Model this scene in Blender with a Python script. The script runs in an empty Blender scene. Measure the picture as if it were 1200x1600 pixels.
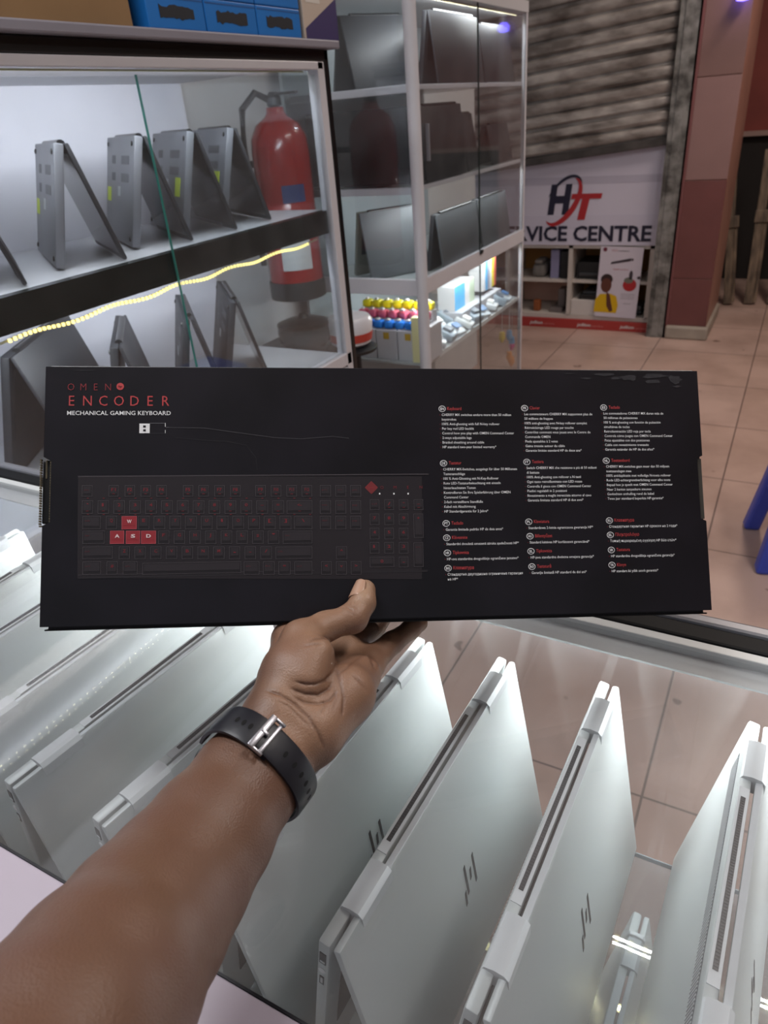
import bpy, bmesh, math, random
import numpy as np
from mathutils import Vector, Matrix
random.seed(7)
SC = bpy.context.scene
COL = SC.collection
# ------------------------------------------------------------------ camera frame (image is 1200x1600, focal 1110 px)
F = 1110.0; H = 1.46
def _n(v): v = np.array(v, float); return v/np.linalg.norm(v)
_up = -_n((170, 1977, F))
_e = np.array((690., -680., F)); _e -= _e.dot(_up)*_up
_Y = _n(_e); _X = np.cross(_Y, _up)
R = np.array([_X, _Y, _up]); CAM = np.array((0, 0, H))
def ray(px, py): return R @ np.array(((px-600)/F, (py-800)/F, 1.))
def onz(px, py, z): r = ray(px, py); return CAM+(z-H)/r[2]*r
def onx(px, py, x): r = ray(px, py); return CAM+x/r[0]*r
def ony(px, py, y): r = ray(px, py); return CAM+y/r[1]*r
def CW(c): return CAM+R @ np.array(c, float)
def P(px, py, d): return np.array(((px-600)/F*d, (py-800)/F*d, d))
cam = bpy.data.cameras.new('camera'); co = bpy.data.objects.new('camera', cam); COL.objects.link(co)
M4 = Matrix.Identity(4)
for i in range(3):
    M4[i][0] = R[i, 0]; M4[i][1] = -R[i, 1]; M4[i][2] = -R[i, 2]; M4[i][3] = CAM[i]
co.matrix_world = M4
cam.sensor_fit = 'VERTICAL'; cam.sensor_height = 36; cam.sensor_width = 27; cam.lens = F/1600*36
cam.clip_start = .01; cam.clip_end = 60
cam.dof.use_dof = True; cam.dof.focus_distance = .56; cam.dof.aperture_fstop = 13
SC.camera = co
SC.view_settings.view_transform = 'Standard'; SC.view_settings.look = 'None'
SC.view_settings.gamma = 1; SC.view_settings.use_curve_mapping = False
SC.view_settings.exposure = 0.0
w = bpy.data.worlds.new('world'); SC.world = w; w.use_nodes = True
w.node_tree.nodes['Background'].inputs[0].default_value = (.75, .78, .86, 1)
w.node_tree.nodes['Background'].inputs[1].default_value = .23
LIGHTS = [  # (location, size x, size y, watts, colour): the ceiling lamps of the aisle
    ((-.9, .2, 3.0), 1.2, .3, 25, (.95, .97, 1)),
    ((.9, 1.6, 3.0), .3, 1.2, 27, (1, .93, .88)),
    ((.3, 4.2, 3.0), .3, 1.2, 38, (1, .86, .76)),
]
# ------------------------------------------------------------------ materials
def lin(c):
    if isinstance(c, str):
        c = [int(c[i:i+2], 16)/255 for i in (0, 2, 4)]
    return tuple(x/12.92 if x <= .04045 else ((x+.055)/1.055)**2.4 for x in c)+(1,)
MATS = {}
def mat(name, col, rough=.5, metal=0, spec=.5, noise=0, scale=20, bump=0, bscale=60, emit=None, estr=0, coat=0, col2=None, stretch=None):
    if name in MATS: return MATS[name]
    m = bpy.data.materials.new(name); m.use_nodes = True; MATS[name] = m
    nt = m.node_tree; N = nt.nodes; L = nt.links; b = N['Principled BSDF']
    c = lin(col); b.inputs['Base Color'].default_value = c
    b.inputs['Roughness'].default_value = rough; b.inputs['Metallic'].default_value = metal
    b.inputs['Specular IOR Level'].default_value = spec
    b.inputs['Coat Weight'].default_value = coat
    tc = N.new('ShaderNodeTexCoord'); src = tc.outputs['Object']
    if stretch:
        mp = N.new('ShaderNodeMapping'); mp.inputs['Scale'].default_value = stretch
        L.new(src, mp.inputs[0]); src = mp.outputs[0]
    if noise:
        t = N.new('ShaderNodeTexNoise'); t.inputs['Scale'].default_value = scale; t.inputs['Detail'].default_value = 5
        L.new(src, t.inputs['Vector'])
        r = N.new('ShaderNodeValToRGB'); r.color_ramp.elements[0].position = .35; r.color_ramp.elements[1].position = .65
        c2 = lin(col2) if col2 else tuple(max(0, x*(1-noise)) for x in c[:3])+(1,)
        r.color_ramp.elements[0].color = c2; r.color_ramp.elements[1].color = c
        L.new(t.outputs['Fac'], r.inputs[0]); L.new(r.outputs[0], b.inputs['Base Color'])
    if bump:
        t2 = N.new('ShaderNodeTexNoise'); t2.inputs['Scale'].default_value = bscale; t2.inputs['Detail'].default_value = 4
        L.new(src, t2.inputs['Vector'])
        bp = N.new('ShaderNodeBump'); bp.inputs['Strength'].default_value = bump; bp.inputs['Distance'].default_value = .002
        L.new(t2.outputs['Fac'], bp.inputs['Height']); L.new(bp.outputs[0], b.inputs['Normal'])
    if emit:
        b.inputs['Emission Color'].default_value = lin(emit); b.inputs['Emission Strength'].default_value = estr
    return m
def glass_mat(name, tint, refl=1.0, rough=.02, haze=0, hazecol='C8C8C8'):
    if name in MATS: return MATS[name]
    m = bpy.data.materials.new(name); m.use_nodes = True; MATS[name] = m
    nt = m.node_tree; N = nt.nodes; L = nt.links; N.remove(N['Principled BSDF'])
    out = N['Material Output']; tr = N.new('ShaderNodeBsdfTransparent'); tr.inputs[0].default_value = lin(tint)
    gl = N.new('ShaderNodeBsdfGlossy'); gl.inputs['Roughness'].default_value = rough
    fr = N.new('ShaderNodeLayerWeight'); fr.inputs[0].default_value = .5
    pw = N.new('ShaderNodeMath'); pw.operation = 'POWER'; pw.inputs[1].default_value = 5; L.new(fr.outputs['Facing'], pw.inputs[0])
    ad = N.new('ShaderNodeMath'); ad.operation = 'MULTIPLY_ADD'; ad.inputs[1].default_value = .95*refl; ad.inputs[2].default_value = .045*refl; ad.use_clamp = True; L.new(pw.outputs[0], ad.inputs[0]); mu = ad
    mx = N.new('ShaderNodeMixShader'); L.new(mu.outputs[0], mx.inputs[0]); L.new(tr.outputs[0], mx.inputs[1]); L.new(gl.outputs[0], mx.inputs[2])
    last = mx
    if haze:   # pale film on the pane, varied by noise; dust on the shelf glass
        df = N.new('ShaderNodeBsdfDiffuse'); df.inputs[0].default_value = lin(hazecol)
        tc = N.new('ShaderNodeTexCoord'); t = N.new('ShaderNodeTexNoise'); t.inputs['Scale'].default_value = 9; t.inputs['Detail'].default_value = 6
        L.new(tc.outputs['Object'], t.inputs['Vector'])
        mr = N.new('ShaderNodeMapRange'); mr.inputs[1].default_value = .3; mr.inputs[2].default_value = .8; mr.inputs[3].default_value = haze*.5; mr.inputs[4].default_value = haze*1.6
        L.new(t.outputs['Fac'], mr.inputs[0])
        m2 = N.new('ShaderNodeMixShader'); L.new(mr.outputs[0], m2.inputs[0]); L.new(mx.outputs[0], m2.inputs[1]); L.new(df.outputs[0], m2.inputs[2]); last = m2
    L.new(last.outputs[0], out.inputs[0])
    return m
GLASS = glass_mat('clear_glass', 'FAFCFC', 1.0)
GLASS_CAB = glass_mat('cabinet_glass', 'F8FAFB', 1.0, .02, .03, 'C0C4C8')
GLASS_TOP = glass_mat('counter_glass', 'FAFBFC', 1.3, .02, .05, 'D0C8C6')
GEDGE = mat('glass_edge', '3F7F74', .2); SEDGE = mat('shelf_glass_edge', '7E8688', .3)
GLASS_SH = glass_mat('dusty_shelf_glass', 'F4F7F8', 1.2, .01, .16, 'B0B4B6')
ALU = mat('white_aluminium', 'C9C8CE', .35, 0, .5, .05, 8)
ALUG = mat('grey_aluminium', '8B8C92', .35, .4)
BLACK = mat('black_trim', '101214', .3)
WHITE = mat('white_panel', 'D6D6DA', .5)
LAM = mat('laminate', 'BDB3C0', .35, 0, .5, .04, 3)
LEDM = mat('led_chip', 'FFF8D0', .5, emit='FFF4C8', estr=25)
LEDP = mat('led_tape', 'C8C39A', .5)
DARKL = mat('dark_laptop_shell', '26282D', .5, .1, .5, .1, 3)
GREYL = mat('grey_laptop_shell', '77797F', .42, .3, .5, .05, 5)
SCREEN = mat('laptop_screen', '0B0D10', .12)
KEYS = mat('laptop_keys', '17181B', .5)
YEL = mat('yellow_sticker', 'C9DC3A', .5)
PAPER = mat('white_paper', 'D8D8D8', .6)
SILVER = mat('silver_shell', 'C6CCCB', .42, .1, .5, .04, 2)
SILVERE = mat('silver_edge', 'D2D6D8', .48, .1)
MIRROR = mat('dark_chrome', '50565A', .12, .9)
VENT = mat('vent_black', '1B1D20', .4, 0, .5)
# ------------------------------------------------------------------ mesh helpers
class MB:
    def __init__(s): s.v = []; s.f = []; s.m = []; s.mats = []
    def mi(s, m):
        if m not in s.mats: s.mats.append(m)
        return s.mats.index(m)
    def add(s, vs, fs, m):
        o = len(s.v); k = s.mi(m); s.v += [tuple(float(c) for c in p) for p in vs]
        for f in fs: s.f.append([i+o for i in f]); s.m.append(k)
    def box(s, x0, x1, y0, y1, z0, z1, m, T=None, bev=0):
        if x0 > x1: x0, x1 = x1, x0
        if y0 > y1: y0, y1 = y1, y0
        if z0 > z1: z0, z1 = z1, z0
        if bev:
            bm = bmesh.new(); bmesh.ops.create_cube(bm, size=1)
            for v in bm.verts: v.co = Vector((x0+(v.co.x+.5)*(x1-x0), y0+(v.co.y+.5)*(y1-y0), z0+(v.co.z+.5)*(z1-z0)))
            b = min(bev, .45*min(x1-x0, y1-y0, z1-z0))
            bmesh.ops.bevel(bm, geom=bm.edges[:], offset=b, segments=2, affect='EDGES', profile=.5)
            bm.verts.index_update(); vs = [v.co.copy() for v in bm.verts]; fs = [[v.index for v in f.verts] for f in bm.faces]; bm.free()
        else:
            vs = [Vector(p) for p in ((x0,y0,z0),(x1,y0,z0),(x1,y1,z0),(x0,y1,z0),(x0,y0,z1),(x1,y0,z1),(x1,y1,z1),(x0,y1,z1))]
            fs = [(0,3,2,1),(4,5,6,7),(0,1,5,4),(1,2,6,5),(2,3,7,6),(3,0,4,7)]
        if T is not None: vs = [T @ v for v in vs]
        s.add(vs, fs, m)
    def prism(s, pts, z0, z1, m, T=None):   # 2-D outline in xy extruded in z
        n = len(pts); vs = [Vector((x, y, z0)) for x, y in pts]+[Vector((x, y, z1)) for x, y in pts]
        if T is not None: vs = [T @ v for v in vs]
        fs = [list(range(n))[::-1], list(range(n, 2*n))]+[[i, (i+1) % n, n+(i+1) % n, n+i] for i in range(n)]
        s.add(vs, fs, m)
    def tube(s, pts, r, m, seg=12, closed=False, T=None, sx=1):
        pts = [Vector(p) for p in pts]; n = len(pts); vs = []; up = Vector((0, 0, 1))
        rr = r if isinstance(r, (list, tuple)) else [r]*n
        for i, p in enumerate(pts):
            a = pts[(i-1) % n] if (closed or i > 0) else p; b = pts[(i+1) % n] if (closed or i < n-1) else p
            t = (b-a).normalized(); x = t.cross(up)
            if x.length < .05: x = t.cross(Vector((1, 0, 0)))
            x.normalize(); y = x.cross(t)
            for k in range(seg):
                q = 2*math.pi*k/seg; vs.append(p+(x*math.cos(q)*sx+y*math.sin(q))*rr[i])
        if T is not None: vs = [T @ v for v in vs]
        fs = []
        for i in range(n if closed else n-1):
            j = (i+1) % n
            for k in range(seg): fs.append((i*seg+k, i*seg+(k+1) % seg, j*seg+(k+1) % seg, j*seg+k))
        if not closed: fs += [list(range(seg))[::-1], list(range((n-1)*seg, n*seg))]
        s.add(vs, fs, m)
    def lathe(s, prof, m, seg=24, T=None):   # (r, z) profile round z
        vs = []; 
        for r, z in prof:
            for k in range(seg): q = 2*math.pi*k/seg; vs.append(Vector((r*math.cos(q), r*math.sin(q), z)))
        if T is not None: vs = [T @ v for v in vs]
        fs = [list(range(seg))[::-1], list(range((len(prof)-1)*seg, len(prof)*seg))]
        for i in range(len(prof)-1):
            for k in range(seg): fs.append((i*seg+k, i*seg+(k+1) % seg, (i+1)*seg+(k+1) % seg, (i+1)*seg+k))
        s.add(vs, fs, m)
    def build(s, name, parent=None, smooth=False):
        me = bpy.data.meshes.new(name); me.from_pydata(s.v, [], s.f); me.update()
        for m in s.mats: me.materials.append(m)
        me.polygons.foreach_set('material_index', s.m)
        bm = bmesh.new(); bm.from_mesh(me); bmesh.ops.recalc_face_normals(bm, faces=bm.faces); bm.to_mesh(me); bm.free()
        if smooth: me.shade_smooth()
        o = bpy.data.objects.new(name, me); COL.objects.link(o)
        if parent: o.parent = parent
        return o
def sm(o, ang=40):   # smooth shading, edges sharper than ang kept
    me = o.data; me.shade_smooth()
    bm = bmesh.new(); bm.from_mesh(me)
    for e in bm.edges:
        e.smooth = not (len(e.link_faces) == 2 and e.calc_face_angle(0) > math.radians(ang))
    bm.to_mesh(me); bm.free(); return o
def tag(o, label, cat=None, group=None, kind=None):
    if label: o['label'] = label
    if cat: o['category'] = cat
    if group: o['group'] = group
    if kind: o['kind'] = kind
    return o
def thing(name, label, cat, M=None, group=None):
    o = bpy.data.objects.new(name, None); COL.objects.link(o); o.empty_display_size = .05
    if M is not None: o.matrix_world = M
    return tag(o, label, cat, group)
def copy_tree(o, parent=None):
    c = o.copy(); COL.objects.link(c); c.parent = parent
    for ch in [x for x in o.children]: copy_tree(ch, c)
    return c
def struct(o): o['kind'] = 'structure'; return o
def loc(x, y, z, rz=0): return Matrix.Translation((x, y, z)) @ Matrix.Rotation(rz, 4, 'Z')
_txtcache = {}
def text_mesh(body, bold=0):
    k = (body, bold)
    if k in _txtcache: return _txtcache[k]
    cu = bpy.data.curves.new('t', 'FONT'); cu.body = body; cu.resolution_u = 2; cu.offset = bold
    o = bpy.data.objects.new('t', cu); COL.objects.link(o)
    dg = bpy.context.evaluated_depsgraph_get(); me = bpy.data.meshes.new_from_object(o.evaluated_get(dg))
    vs = [v.co.copy() for v in me.vertices]; fs = [list(p.vertices) for p in me.polygons]
    bpy.data.objects.remove(o); bpy.data.curves.remove(cu); bpy.data.meshes.remove(me)
    _txtcache[k] = (vs, fs); return vs, fs
def add_text(mb, body, x, y, cap, m, T=None, width=None, xs=1, z=0, bold=0, right=False, shear=0, spacing=None):
    """lettering in the xy plane, baseline at (x, y), cap height cap; width fits it"""
    if spacing:
        xx = x; n = len(body); step = width/max(1, n-1)
        for ch in body:
            if ch != ' ': 
                vs, fs = text_mesh(ch, bold); k = cap/.73; wch = max(v.x for v in vs)-min(v.x for v in vs); mn = min(v.x for v in vs)
                out = [Vector((xx+(v.x-mn-wch/2)*k*xs, y+v.y*k, z)) for v in vs]
                if T is not None: out = [T @ v for v in out]
                mb.add(out, fs, m)
            xx += step
        return
    vs, fs = text_mesh(body, bold)
    if not vs: return
    k = cap/.73; mn = min(v.x for v in vs); mxx = max(v.x for v in vs)
    sx = width/(mxx-mn) if width else k*xs
    off = x-(mxx-mn)*sx if right else x
    out = [Vector((off+(v.x-mn)*sx+shear*v.y*k, y+v.y*k, z)) for v in vs]
    if T is not None: out = [T @ v for v in out]
    mb.add(out, fs, m)
# ------------------------------------------------------------------ the room
def floor_mat():
    m = bpy.data.materials.new('floor_tiles'); m.use_nodes = True; nt = m.node_tree; N = nt.nodes; L = nt.links; b = N['Principled BSDF']
    tc = N.new('ShaderNodeTexCoord'); mp = N.new('ShaderNodeMapping'); mp.inputs['Location'].default_value = (.09+.588*20, -.07+.588*20, 0)
    L.new(tc.outputs['Object'], mp.inputs[0])
    br = N.new('ShaderNodeTexBrick'); br.offset = 0; br.inputs['Scale'].default_value = 1; br.inputs['Brick Width'].default_value = .588; br.inputs['Row Height'].default_value = .588
    br.inputs['Mortar Size'].default_value = .0035; br.inputs['Mortar Smooth'].default_value = .3; br.inputs['Bias'].default_value = 0
    br.inputs['Color1'].default_value = lin('BFA398'); br.inputs['Color2'].default_value = lin('B79A8D'); br.inputs['Mortar'].default_value = lin('6E5C55')
    L.new(mp.outputs[0], br.inputs['Vector'])
    t = N.new('ShaderNodeTexNoise'); t.inputs['Scale'].default_value = 3.5; t.inputs['Detail'].default_value = 7; L.new(tc.outputs['Object'], t.inputs['Vector'])
    r = N.new('ShaderNodeValToRGB'); r.color_ramp.elements[0].position = .3; r.color_ramp.elements[0].color = (.74, .72, .70, 1); r.color_ramp.elements[1].position = .6; r.color_ramp.elements[1].color = (1, 1, 1, 1)
    L.new(t.outputs['Fac'], r.inputs[0])
    t3 = N.new('ShaderNodeTexNoise'); t3.inputs['Scale'].default_value = 11; L.new(tc.outputs['Object'], t3.inputs['Vector'])
    r3 = N.new('ShaderNodeValToRGB'); r3.color_ramp.elements[0].position = .25; r3.color_ramp.elements[0].color = (.45, .4, .38, 1); r3.color_ramp.elements[1].position = .29; r3.color_ramp.elements[1].color = (1, 1, 1, 1)
    L.new(t3.outputs['Fac'], r3.inputs[0])
    mx = N.new('ShaderNodeMix'); mx.data_type = 'RGBA'; mx.blend_type = 'MULTIPLY'; mx.inputs[0].default_value = 1
    L.new(br.outputs['Color'], mx.inputs[6]); L.new(r.outputs[0], mx.inputs[7])
    my = N.new('ShaderNodeMix'); my.data_type = 'RGBA'; my.blend_type = 'MULTIPLY'; my.inputs[0].default_value = 1
    L.new(mx.outputs[2], my.inputs[6]); L.new(r3.outputs[0], my.inputs[7]); L.new(my.outputs[2], b.inputs['Base Color'])
    b.inputs['Roughness'].default_value = .32
    return m
mb = MB(); mb.box(-3.4, 4, -1.2, 9, -.05, 0, floor_mat()); struct(mb.build('floor'))
mb = MB(); mb.box(-3.4, 4, -1.2, 9, 3.1, 3.15, mat('ceiling_paint', 'BDB3A8', .8, 0, .3, .05, 2)); struct(mb.build('ceiling'))
WL = mat('shop_wall_paint', 'D2D0D2', .7, 0, .3, .08, 2)
mb = MB(); mb.box(-1.72, -1.67, -1.2, 4.2, 0, 3.1, WL); struct(mb.build('wall_left'))
RED = mat('red_wall_paint', '8A4038', .6, 0, .4, .25, 3)
mb = MB(); mb.box(-3.4, 4, 8.9, 8.95, 0, 3.1, RED); struct(mb.build('wall_back'))
mb = MB(); mb.box(3.95, 4, -1.2, 9, 0, 3.1, mat('far_wall_paint', 'A88F80', .7)); struct(mb.build('wall_right'))
# ceiling lamps: housing, diffuser and the light they give
for i, (lc, sx, sy, wt, cc) in enumerate(LIGHTS):
    T = loc(lc[0], lc[1], lc[2])
    t = thing('ceiling_lamp', ['white ceiling strip lamp over the photographed counter', 'white ceiling strip lamp over the aisle beside the counter', 'white ceiling strip lamp in front of the shuttered shop'][i], 'lamp', T)
    mb = MB(); mb.box(-sx/2-.02, sx/2+.02, -sy/2-.02, sy/2+.02, .03, .1, WHITE); mb.build('housing', t)
    mb = MB(); mb.box(-sx/2, sx/2, -sy/2, sy/2, .018, .03, mat('lamp_diffuser', 'FFFFFF', .5, emit='FFF6EC', estr=3)); mb.build('diffuser', t)
    la = bpy.data.lights.new('lamp_light', 'AREA'); la.shape = 'RECTANGLE'; la.size = sx; la.size_y = sy; la.energy = wt; la.color = cc
    lo = bpy.data.objects.new('lamp_light', la); COL.objects.link(lo); lo.parent = t; lo.location = (0, 0, .01)
# ------------------------------------------------------------------ shuttered shop across the aisle (plane y = 5.15)
YS = 5.15
def shutter():
    M = mat('rusty_shutter', 'B4ADA8', .5, .2, .5, .6, 4.5, .2, 60, col2='68605B', stretch=(1, 2, 2.6))
    t = thing('roller_shutter', 'dirty grey corrugated roller shutter half raised over the service centre sign', 'shutter', loc(-1.8, YS-.045, 1.11) @ Matrix.Rotation(math.radians(-0.0), 4, 'Y'))
    mb = MB(); slope = .096; n = 19; hh = .080; xs = np.linspace(-1.55, 1.04, 25)
    prof = [(0, 0), (.0, .007), (.018, .011), (.022, .018), (.030, .024), (.032, .052), (.030, .064), (.018, .070), (0, .073), (0, .080)]
    ro = []
    for k in range(n):
        for (d, z) in prof[:-1]: ro.append((d, k*hh+z))
    ro.append((0, n*hh)); vs = []; fs = []; random.seed(3)
    wob = [random.uniform(-.006, .006) for _ in ro]
    for j, (d, z) in enumerate(ro):
        for x in xs: vs.append((x, -d-.008*math.sin(x*3+j*.3)*.5, z+slope*x*(1-.35*z)+wob[j]*math.sin(x*2.2+j)))
    m_ = len(xs)
    for j in range(len(ro)-1):
        for i in range(m_-1): fs.append((j*m_+i, j*m_+i+1, (j+1)*m_+i+1, (j+1)*m_+i))
    mb.add(vs, fs, M); o = mb.build('slat_curtain', t); 
    md = o.modifiers.new('thick', 'SOLIDIFY'); md.thickness = .004; sm(o, 50)
    mb = MB(); T = Matrix.Rotation(-math.atan(slope), 4, 'Y'); mb.box(-1.55, 1.04, -.03, .02, -.045, .0, mat('shutter_bar', '55504E', .5, .4, .5, .4, 10), T, .005); mb.build('bottom_bar', t)
shutter()
RAIL = mat('shutter_rail_paint', '8D8B88', .5, .3, .5, .55, 14, col2='4A4744')
mb = MB()
mb.box(-.757, -.749, YS-.10, YS+.12, 0, 2.9, RAIL); mb.box(-.775, -.66, YS-.11, YS-.10, 0, 2.9, RAIL); mb.box(-.67, -.66, YS-.11, YS+.1, 0, 2.9, RAIL); mb.box(-.745, -.70, YS-.116, YS-.11, 0, 2.9, RAIL)
tag(mb.build('shutter_rail'), 'tall grey steel guide rail beside the pink tiled pillar', 'rail')
# sign board
TS = Matrix.Translation((0, YS-.012, 0)) @ Matrix.Rotation(math.pi/2, 4, 'X')   # local x, z -> x, up; local z faces -y
SW = mat('sign_white', 'C9C4D4', .4); NAVY = mat('sign_navy', '1B1830', .4); SRED = mat('sign_red', 'A8242A', .4)
t = thing('shop_sign', 'white service centre sign board with a dark and red HT logo below the shutter', 'sign', TS)
mb = MB(); mb.box(-2.6, -.785, .572, 1.26, -.012, 0, SW, None, .002); mb.build('board', t)
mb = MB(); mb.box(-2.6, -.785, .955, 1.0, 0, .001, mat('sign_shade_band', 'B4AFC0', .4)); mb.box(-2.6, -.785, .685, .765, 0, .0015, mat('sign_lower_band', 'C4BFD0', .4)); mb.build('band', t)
mb = MB(); add_text(mb, 'SERVICE CENTRE', -.832, .602, .078, NAVY, width=1.18, right=False, z=.003, bold=.012) if 0 else None
vs_, _ = text_mesh('SERVICE CENTRE', .028); v2, _ = text_mesh('VICE CENTRE', .028)
full = max(v.x for v in vs_)-min(v.x for v in vs_); part = max(v.x for v in v2)-min(v.x for v in v2)
wv = .845*full/part
add_text(mb, 'SERVICE CENTRE', -.822-wv, .602, .098, NAVY, width=wv, z=.003, bold=.028); mb.build('sign_lettering', t)
mb = MB(); add_text(mb, 'H', -1.515, .782, .175, NAVY, width=.14, z=.003, bold=.055, shear=.12); 
mb.build('logo_letter_h', t)
mb = MB(); add_text(mb, 'T', -1.385, .742, .16, SRED, width=.20, z=.004, bold=.03, shear=.2); mb.build('logo_letter_t', t)
def arc(mb, cx, cy, rx, ry, rot, a0, a1, w0, m, z=.005, n=26):
    vs = []; fs = []
    for i in range(n+1):
        s = i/n; a = math.radians(a0+(a1-a0)*s); wd = w0*(math.sin(math.pi*s)**.7)*.5+.0008
        for q in (-wd, wd):
            x = (rx+q)*math.cos(a); y = (ry+q)*math.sin(a); vs.append((cx+x*math.cos(rot)-y*math.sin(rot), cy+x*math.sin(rot)+y*math.cos(rot), z))
    for i in range(n): fs.append((2*i, 2*i+2, 2*i+3, 2*i+1))
    mb.add(vs, fs, m)
mb = MB(); arc(mb, -1.415, .85, .165, .082, math.radians(55), 165, 372, .034, SRED); arc(mb, -1.415, .85, .178, .098, math.radians(55), -22, 100, .018, NAVY); mb.build('logo_ring', t)
# shelving unit under the sign
def unit():
    t = thing('display_shelf_unit', 'white open shelving unit under the service centre sign with red strip at the foot', 'shelf', loc(0, YS, 0))
    W = mat('unit_white', 'C4BBB4', .5, 0, .5, .1, 6)
    mb = MB(); x0, x1 = -2.3, -.79; 
    mb.box(x0, x1, 0, .4, .066, .095, W); mb.box(x0, x1, .02, .4, .315, .335, W)
    for x in (-2.3, -1.82, -1.36, -.82): mb.box(x, x+.028, 0, .4, .09, .572, W)
    mb.box(x0, x1, 0, .4, .55, .572, W); mb.box(-.789, -.778, -.03, .0, .0, 1.06, W); mb.build('frame', t)
    mb = MB(); mb.box(x0, x1, .38, .4, .09, .57, mat('unit_back_orange', 'B07A3C', .6)); mb.box(-1.80, -1.38, .36, .38, .1, .3, mat('unit_back_pink', 'D0A594', .6)); mb.build('back_panel', t)
    mb = MB(); mb.box(-1.33, -1.13, .005, .3, .095, .2, mat('unit_drawer_white', 'C9C2BE', .5), None, .003); mb.build('low_box_front', t)
    mb = MB(); mb.box(x0, x1, -.02, .0, -.0, .066, mat('foot_red', 'A2332F', .5), None, .002)
    for x in (-1.62, -1.27, -.97):
        add_text(mb, 'jollion', x, .022, .022, PAPER, loc(0, -.021, 0) @ Matrix.Rotation(math.pi/2, 4, 'X'), width=.095, shear=.25, bold=.02)
        add_text(mb, 'service', x+.105, .022, .014, mat('foot_pink', 'D08A84', .5), loc(0, -.021, 0) @ Matrix.Rotation(math.pi/2, 4, 'X'), width=.08)
    mb.build('foot_strip', t)
unit()
# goods in the unit
def simple(name, label, cat, boxes, group=None, bev=.004):
    mb = MB()
    for b in boxes: mb.box(*b[:6], b[6], None, bev)
    return tag(mb.build(name), label, cat, group)
DK = mat('black_plastic', '151619', .4); 
simple('laptop_bag', 'crumpled grey bag on the upper left shelf under the sign', 'bag', [(-1.64, -1.54, YS+.06, YS+.3, .335, .43, mat('bag_grey', '75706C', .7)), (-1.62, -1.56, YS+.05, YS+.2, .43, .46, mat('bag_grey', '75706C', .7))], bev=.03)
simple('file_box', 'pale lilac upright file box on the upper shelf under the sign', 'box', [(-1.50, -1.44, YS+.05, YS+.3, .335, .53, mat('file_lilac', '8A87A8', .5))])
simple('black_binder', 'black binder beside the lilac file box under the sign', 'binder', [(-1.43, -1.375, YS+.05, YS+.3, .335, .52, DK)])
simple('printer', 'black printer on the shelf left of the poster', 'printer', [(-1.31, -1.14, YS+.05, YS+.3, .335, .45, DK), (-1.29, -1.16, YS+.04, YS+.06, .36, .38, mat('grey_plastic', '3A3B3E', .4))])
simple('flat_scanner', 'flat dark scanner on the white box beside the poster', 'scanner', [(-1.28, -1.13, YS+.03, YS+.25, .2, .235, DK), (-1.26, -1.15, YS+.05, YS+.25, .235, .25, mat('grey_plastic', '3A3B3E', .4))])
simple('orange_pot', 'small orange brown pot on the bottom shelf by the glass', 'pot', [(-1.62, -1.57, YS+.05, YS+.1, .095, .175, mat('terracotta', '8A4A22', .6))], bev=.01)
simple('grey_speaker', 'grey block shaped speaker on the bottom shelf', 'speaker', [(-1.45, -1.40, YS+.1, YS+.2, .095, .25, mat('speaker_grey', '6C6260', .6)), (-1.49, -1.40, YS+.04, YS+.2, .095, .13, mat('speaker_grey', '6C6260', .6))])
simple('router', 'dark router lying on the bottom shelf right of the poster', 'router', [(-.93, -.845, YS+.05, YS+.25, .095, .13, DK), (-.90, -.85, YS+.04, YS+.22, .13, .165, mat('grey_plastic', '3A3B3E', .4))], bev=.012)
# poster
TP = Matrix.Translation((0, YS-.016, 0)) @ Matrix.Rotation(math.pi/2, 4, 'X') @ Matrix.Translation((-1.0, .33, 0)) @ Matrix.Rotation(math.radians(-1.5), 4, 'Z')
t = thing('poster', 'white poster showing a person in a yellow top hanging below the sign', 'poster', TP)
mb = MB(); mb.box(-.145, .135, -.235, .235, -.001, 0, mat('poster_white', 'CBC3CF', .4)); mb.build('poster_sheet', t)
def blob(mb, cx, cy, rx, ry, m, z, n=24, f=lambda a: 1): mb.add([(cx+rx*math.cos(2*math.pi*i/n)*f(i/n), cy+ry*math.sin(2*math.pi*i/n)*f(i/n), z) for i in range(n)], [list(range(n))], m)
BRN = mat('print_brown', '5A2E22', .5); PY = mat('print_yellow', 'D2A800', .5)
mb = MB(); mb.add([(-.155, -.205, .001), (-.0, -.205, .001), (.008, -.15, .001), (-.01, -.09, .001), (-.05, -.075, .001), (-.12, -.08, .001), (-.15, -.12, .001)], [list(range(7))], PY)
blob(mb, -.085, -.02, .036, .048, BRN, .0012); blob(mb, -.085, .02, .04, .036, mat('print_dark', '2A1616', .5), .0011); mb.add([(-.07, -.16, .0014), (-.045, -.2, .0014), (-.025, -.19, .0014), (-.055, -.08, .0014), (-.08, -.06, .0014)], [list(range(5))], BRN); mb.build('printed_person', t)
mb = MB(); PD = mat('print_device', '3A3038', .5); mb.add([(-.07, .12, .001), (.06, .145, .001), (.062, .165, .001), (-.065, .135, .001)], [[0, 1, 2, 3]], PD); blob(mb, .07, .155, .008, .008, PD, .001)
blob(mb, .07, -.01, .045, .042, SRED, .001); blob(mb, .06, .02, .03, .02, mat('print_grey', '6A6A60', .5), .0012); blob(mb, .072, .055, .012, .03, PD, .0012); blob(mb, .125, .04, .012, .01, PD, .0012); blob(mb, -.115, .215, .014, .014, mat('print_maroon', '6A2438', .5), .001); mb.build('printed_devices', t)
mb = MB(); add_text(mb, 'CCTV', -.07, .205, .012, SRED, z=.001, width=.04); add_text(mb, 'installation', -.025, .205, .01, PD, z=.001, width=.07); add_text(mb, 'repair service', -.05, .085, .011, SRED, z=.001, width=.1, shear=.1)
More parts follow.
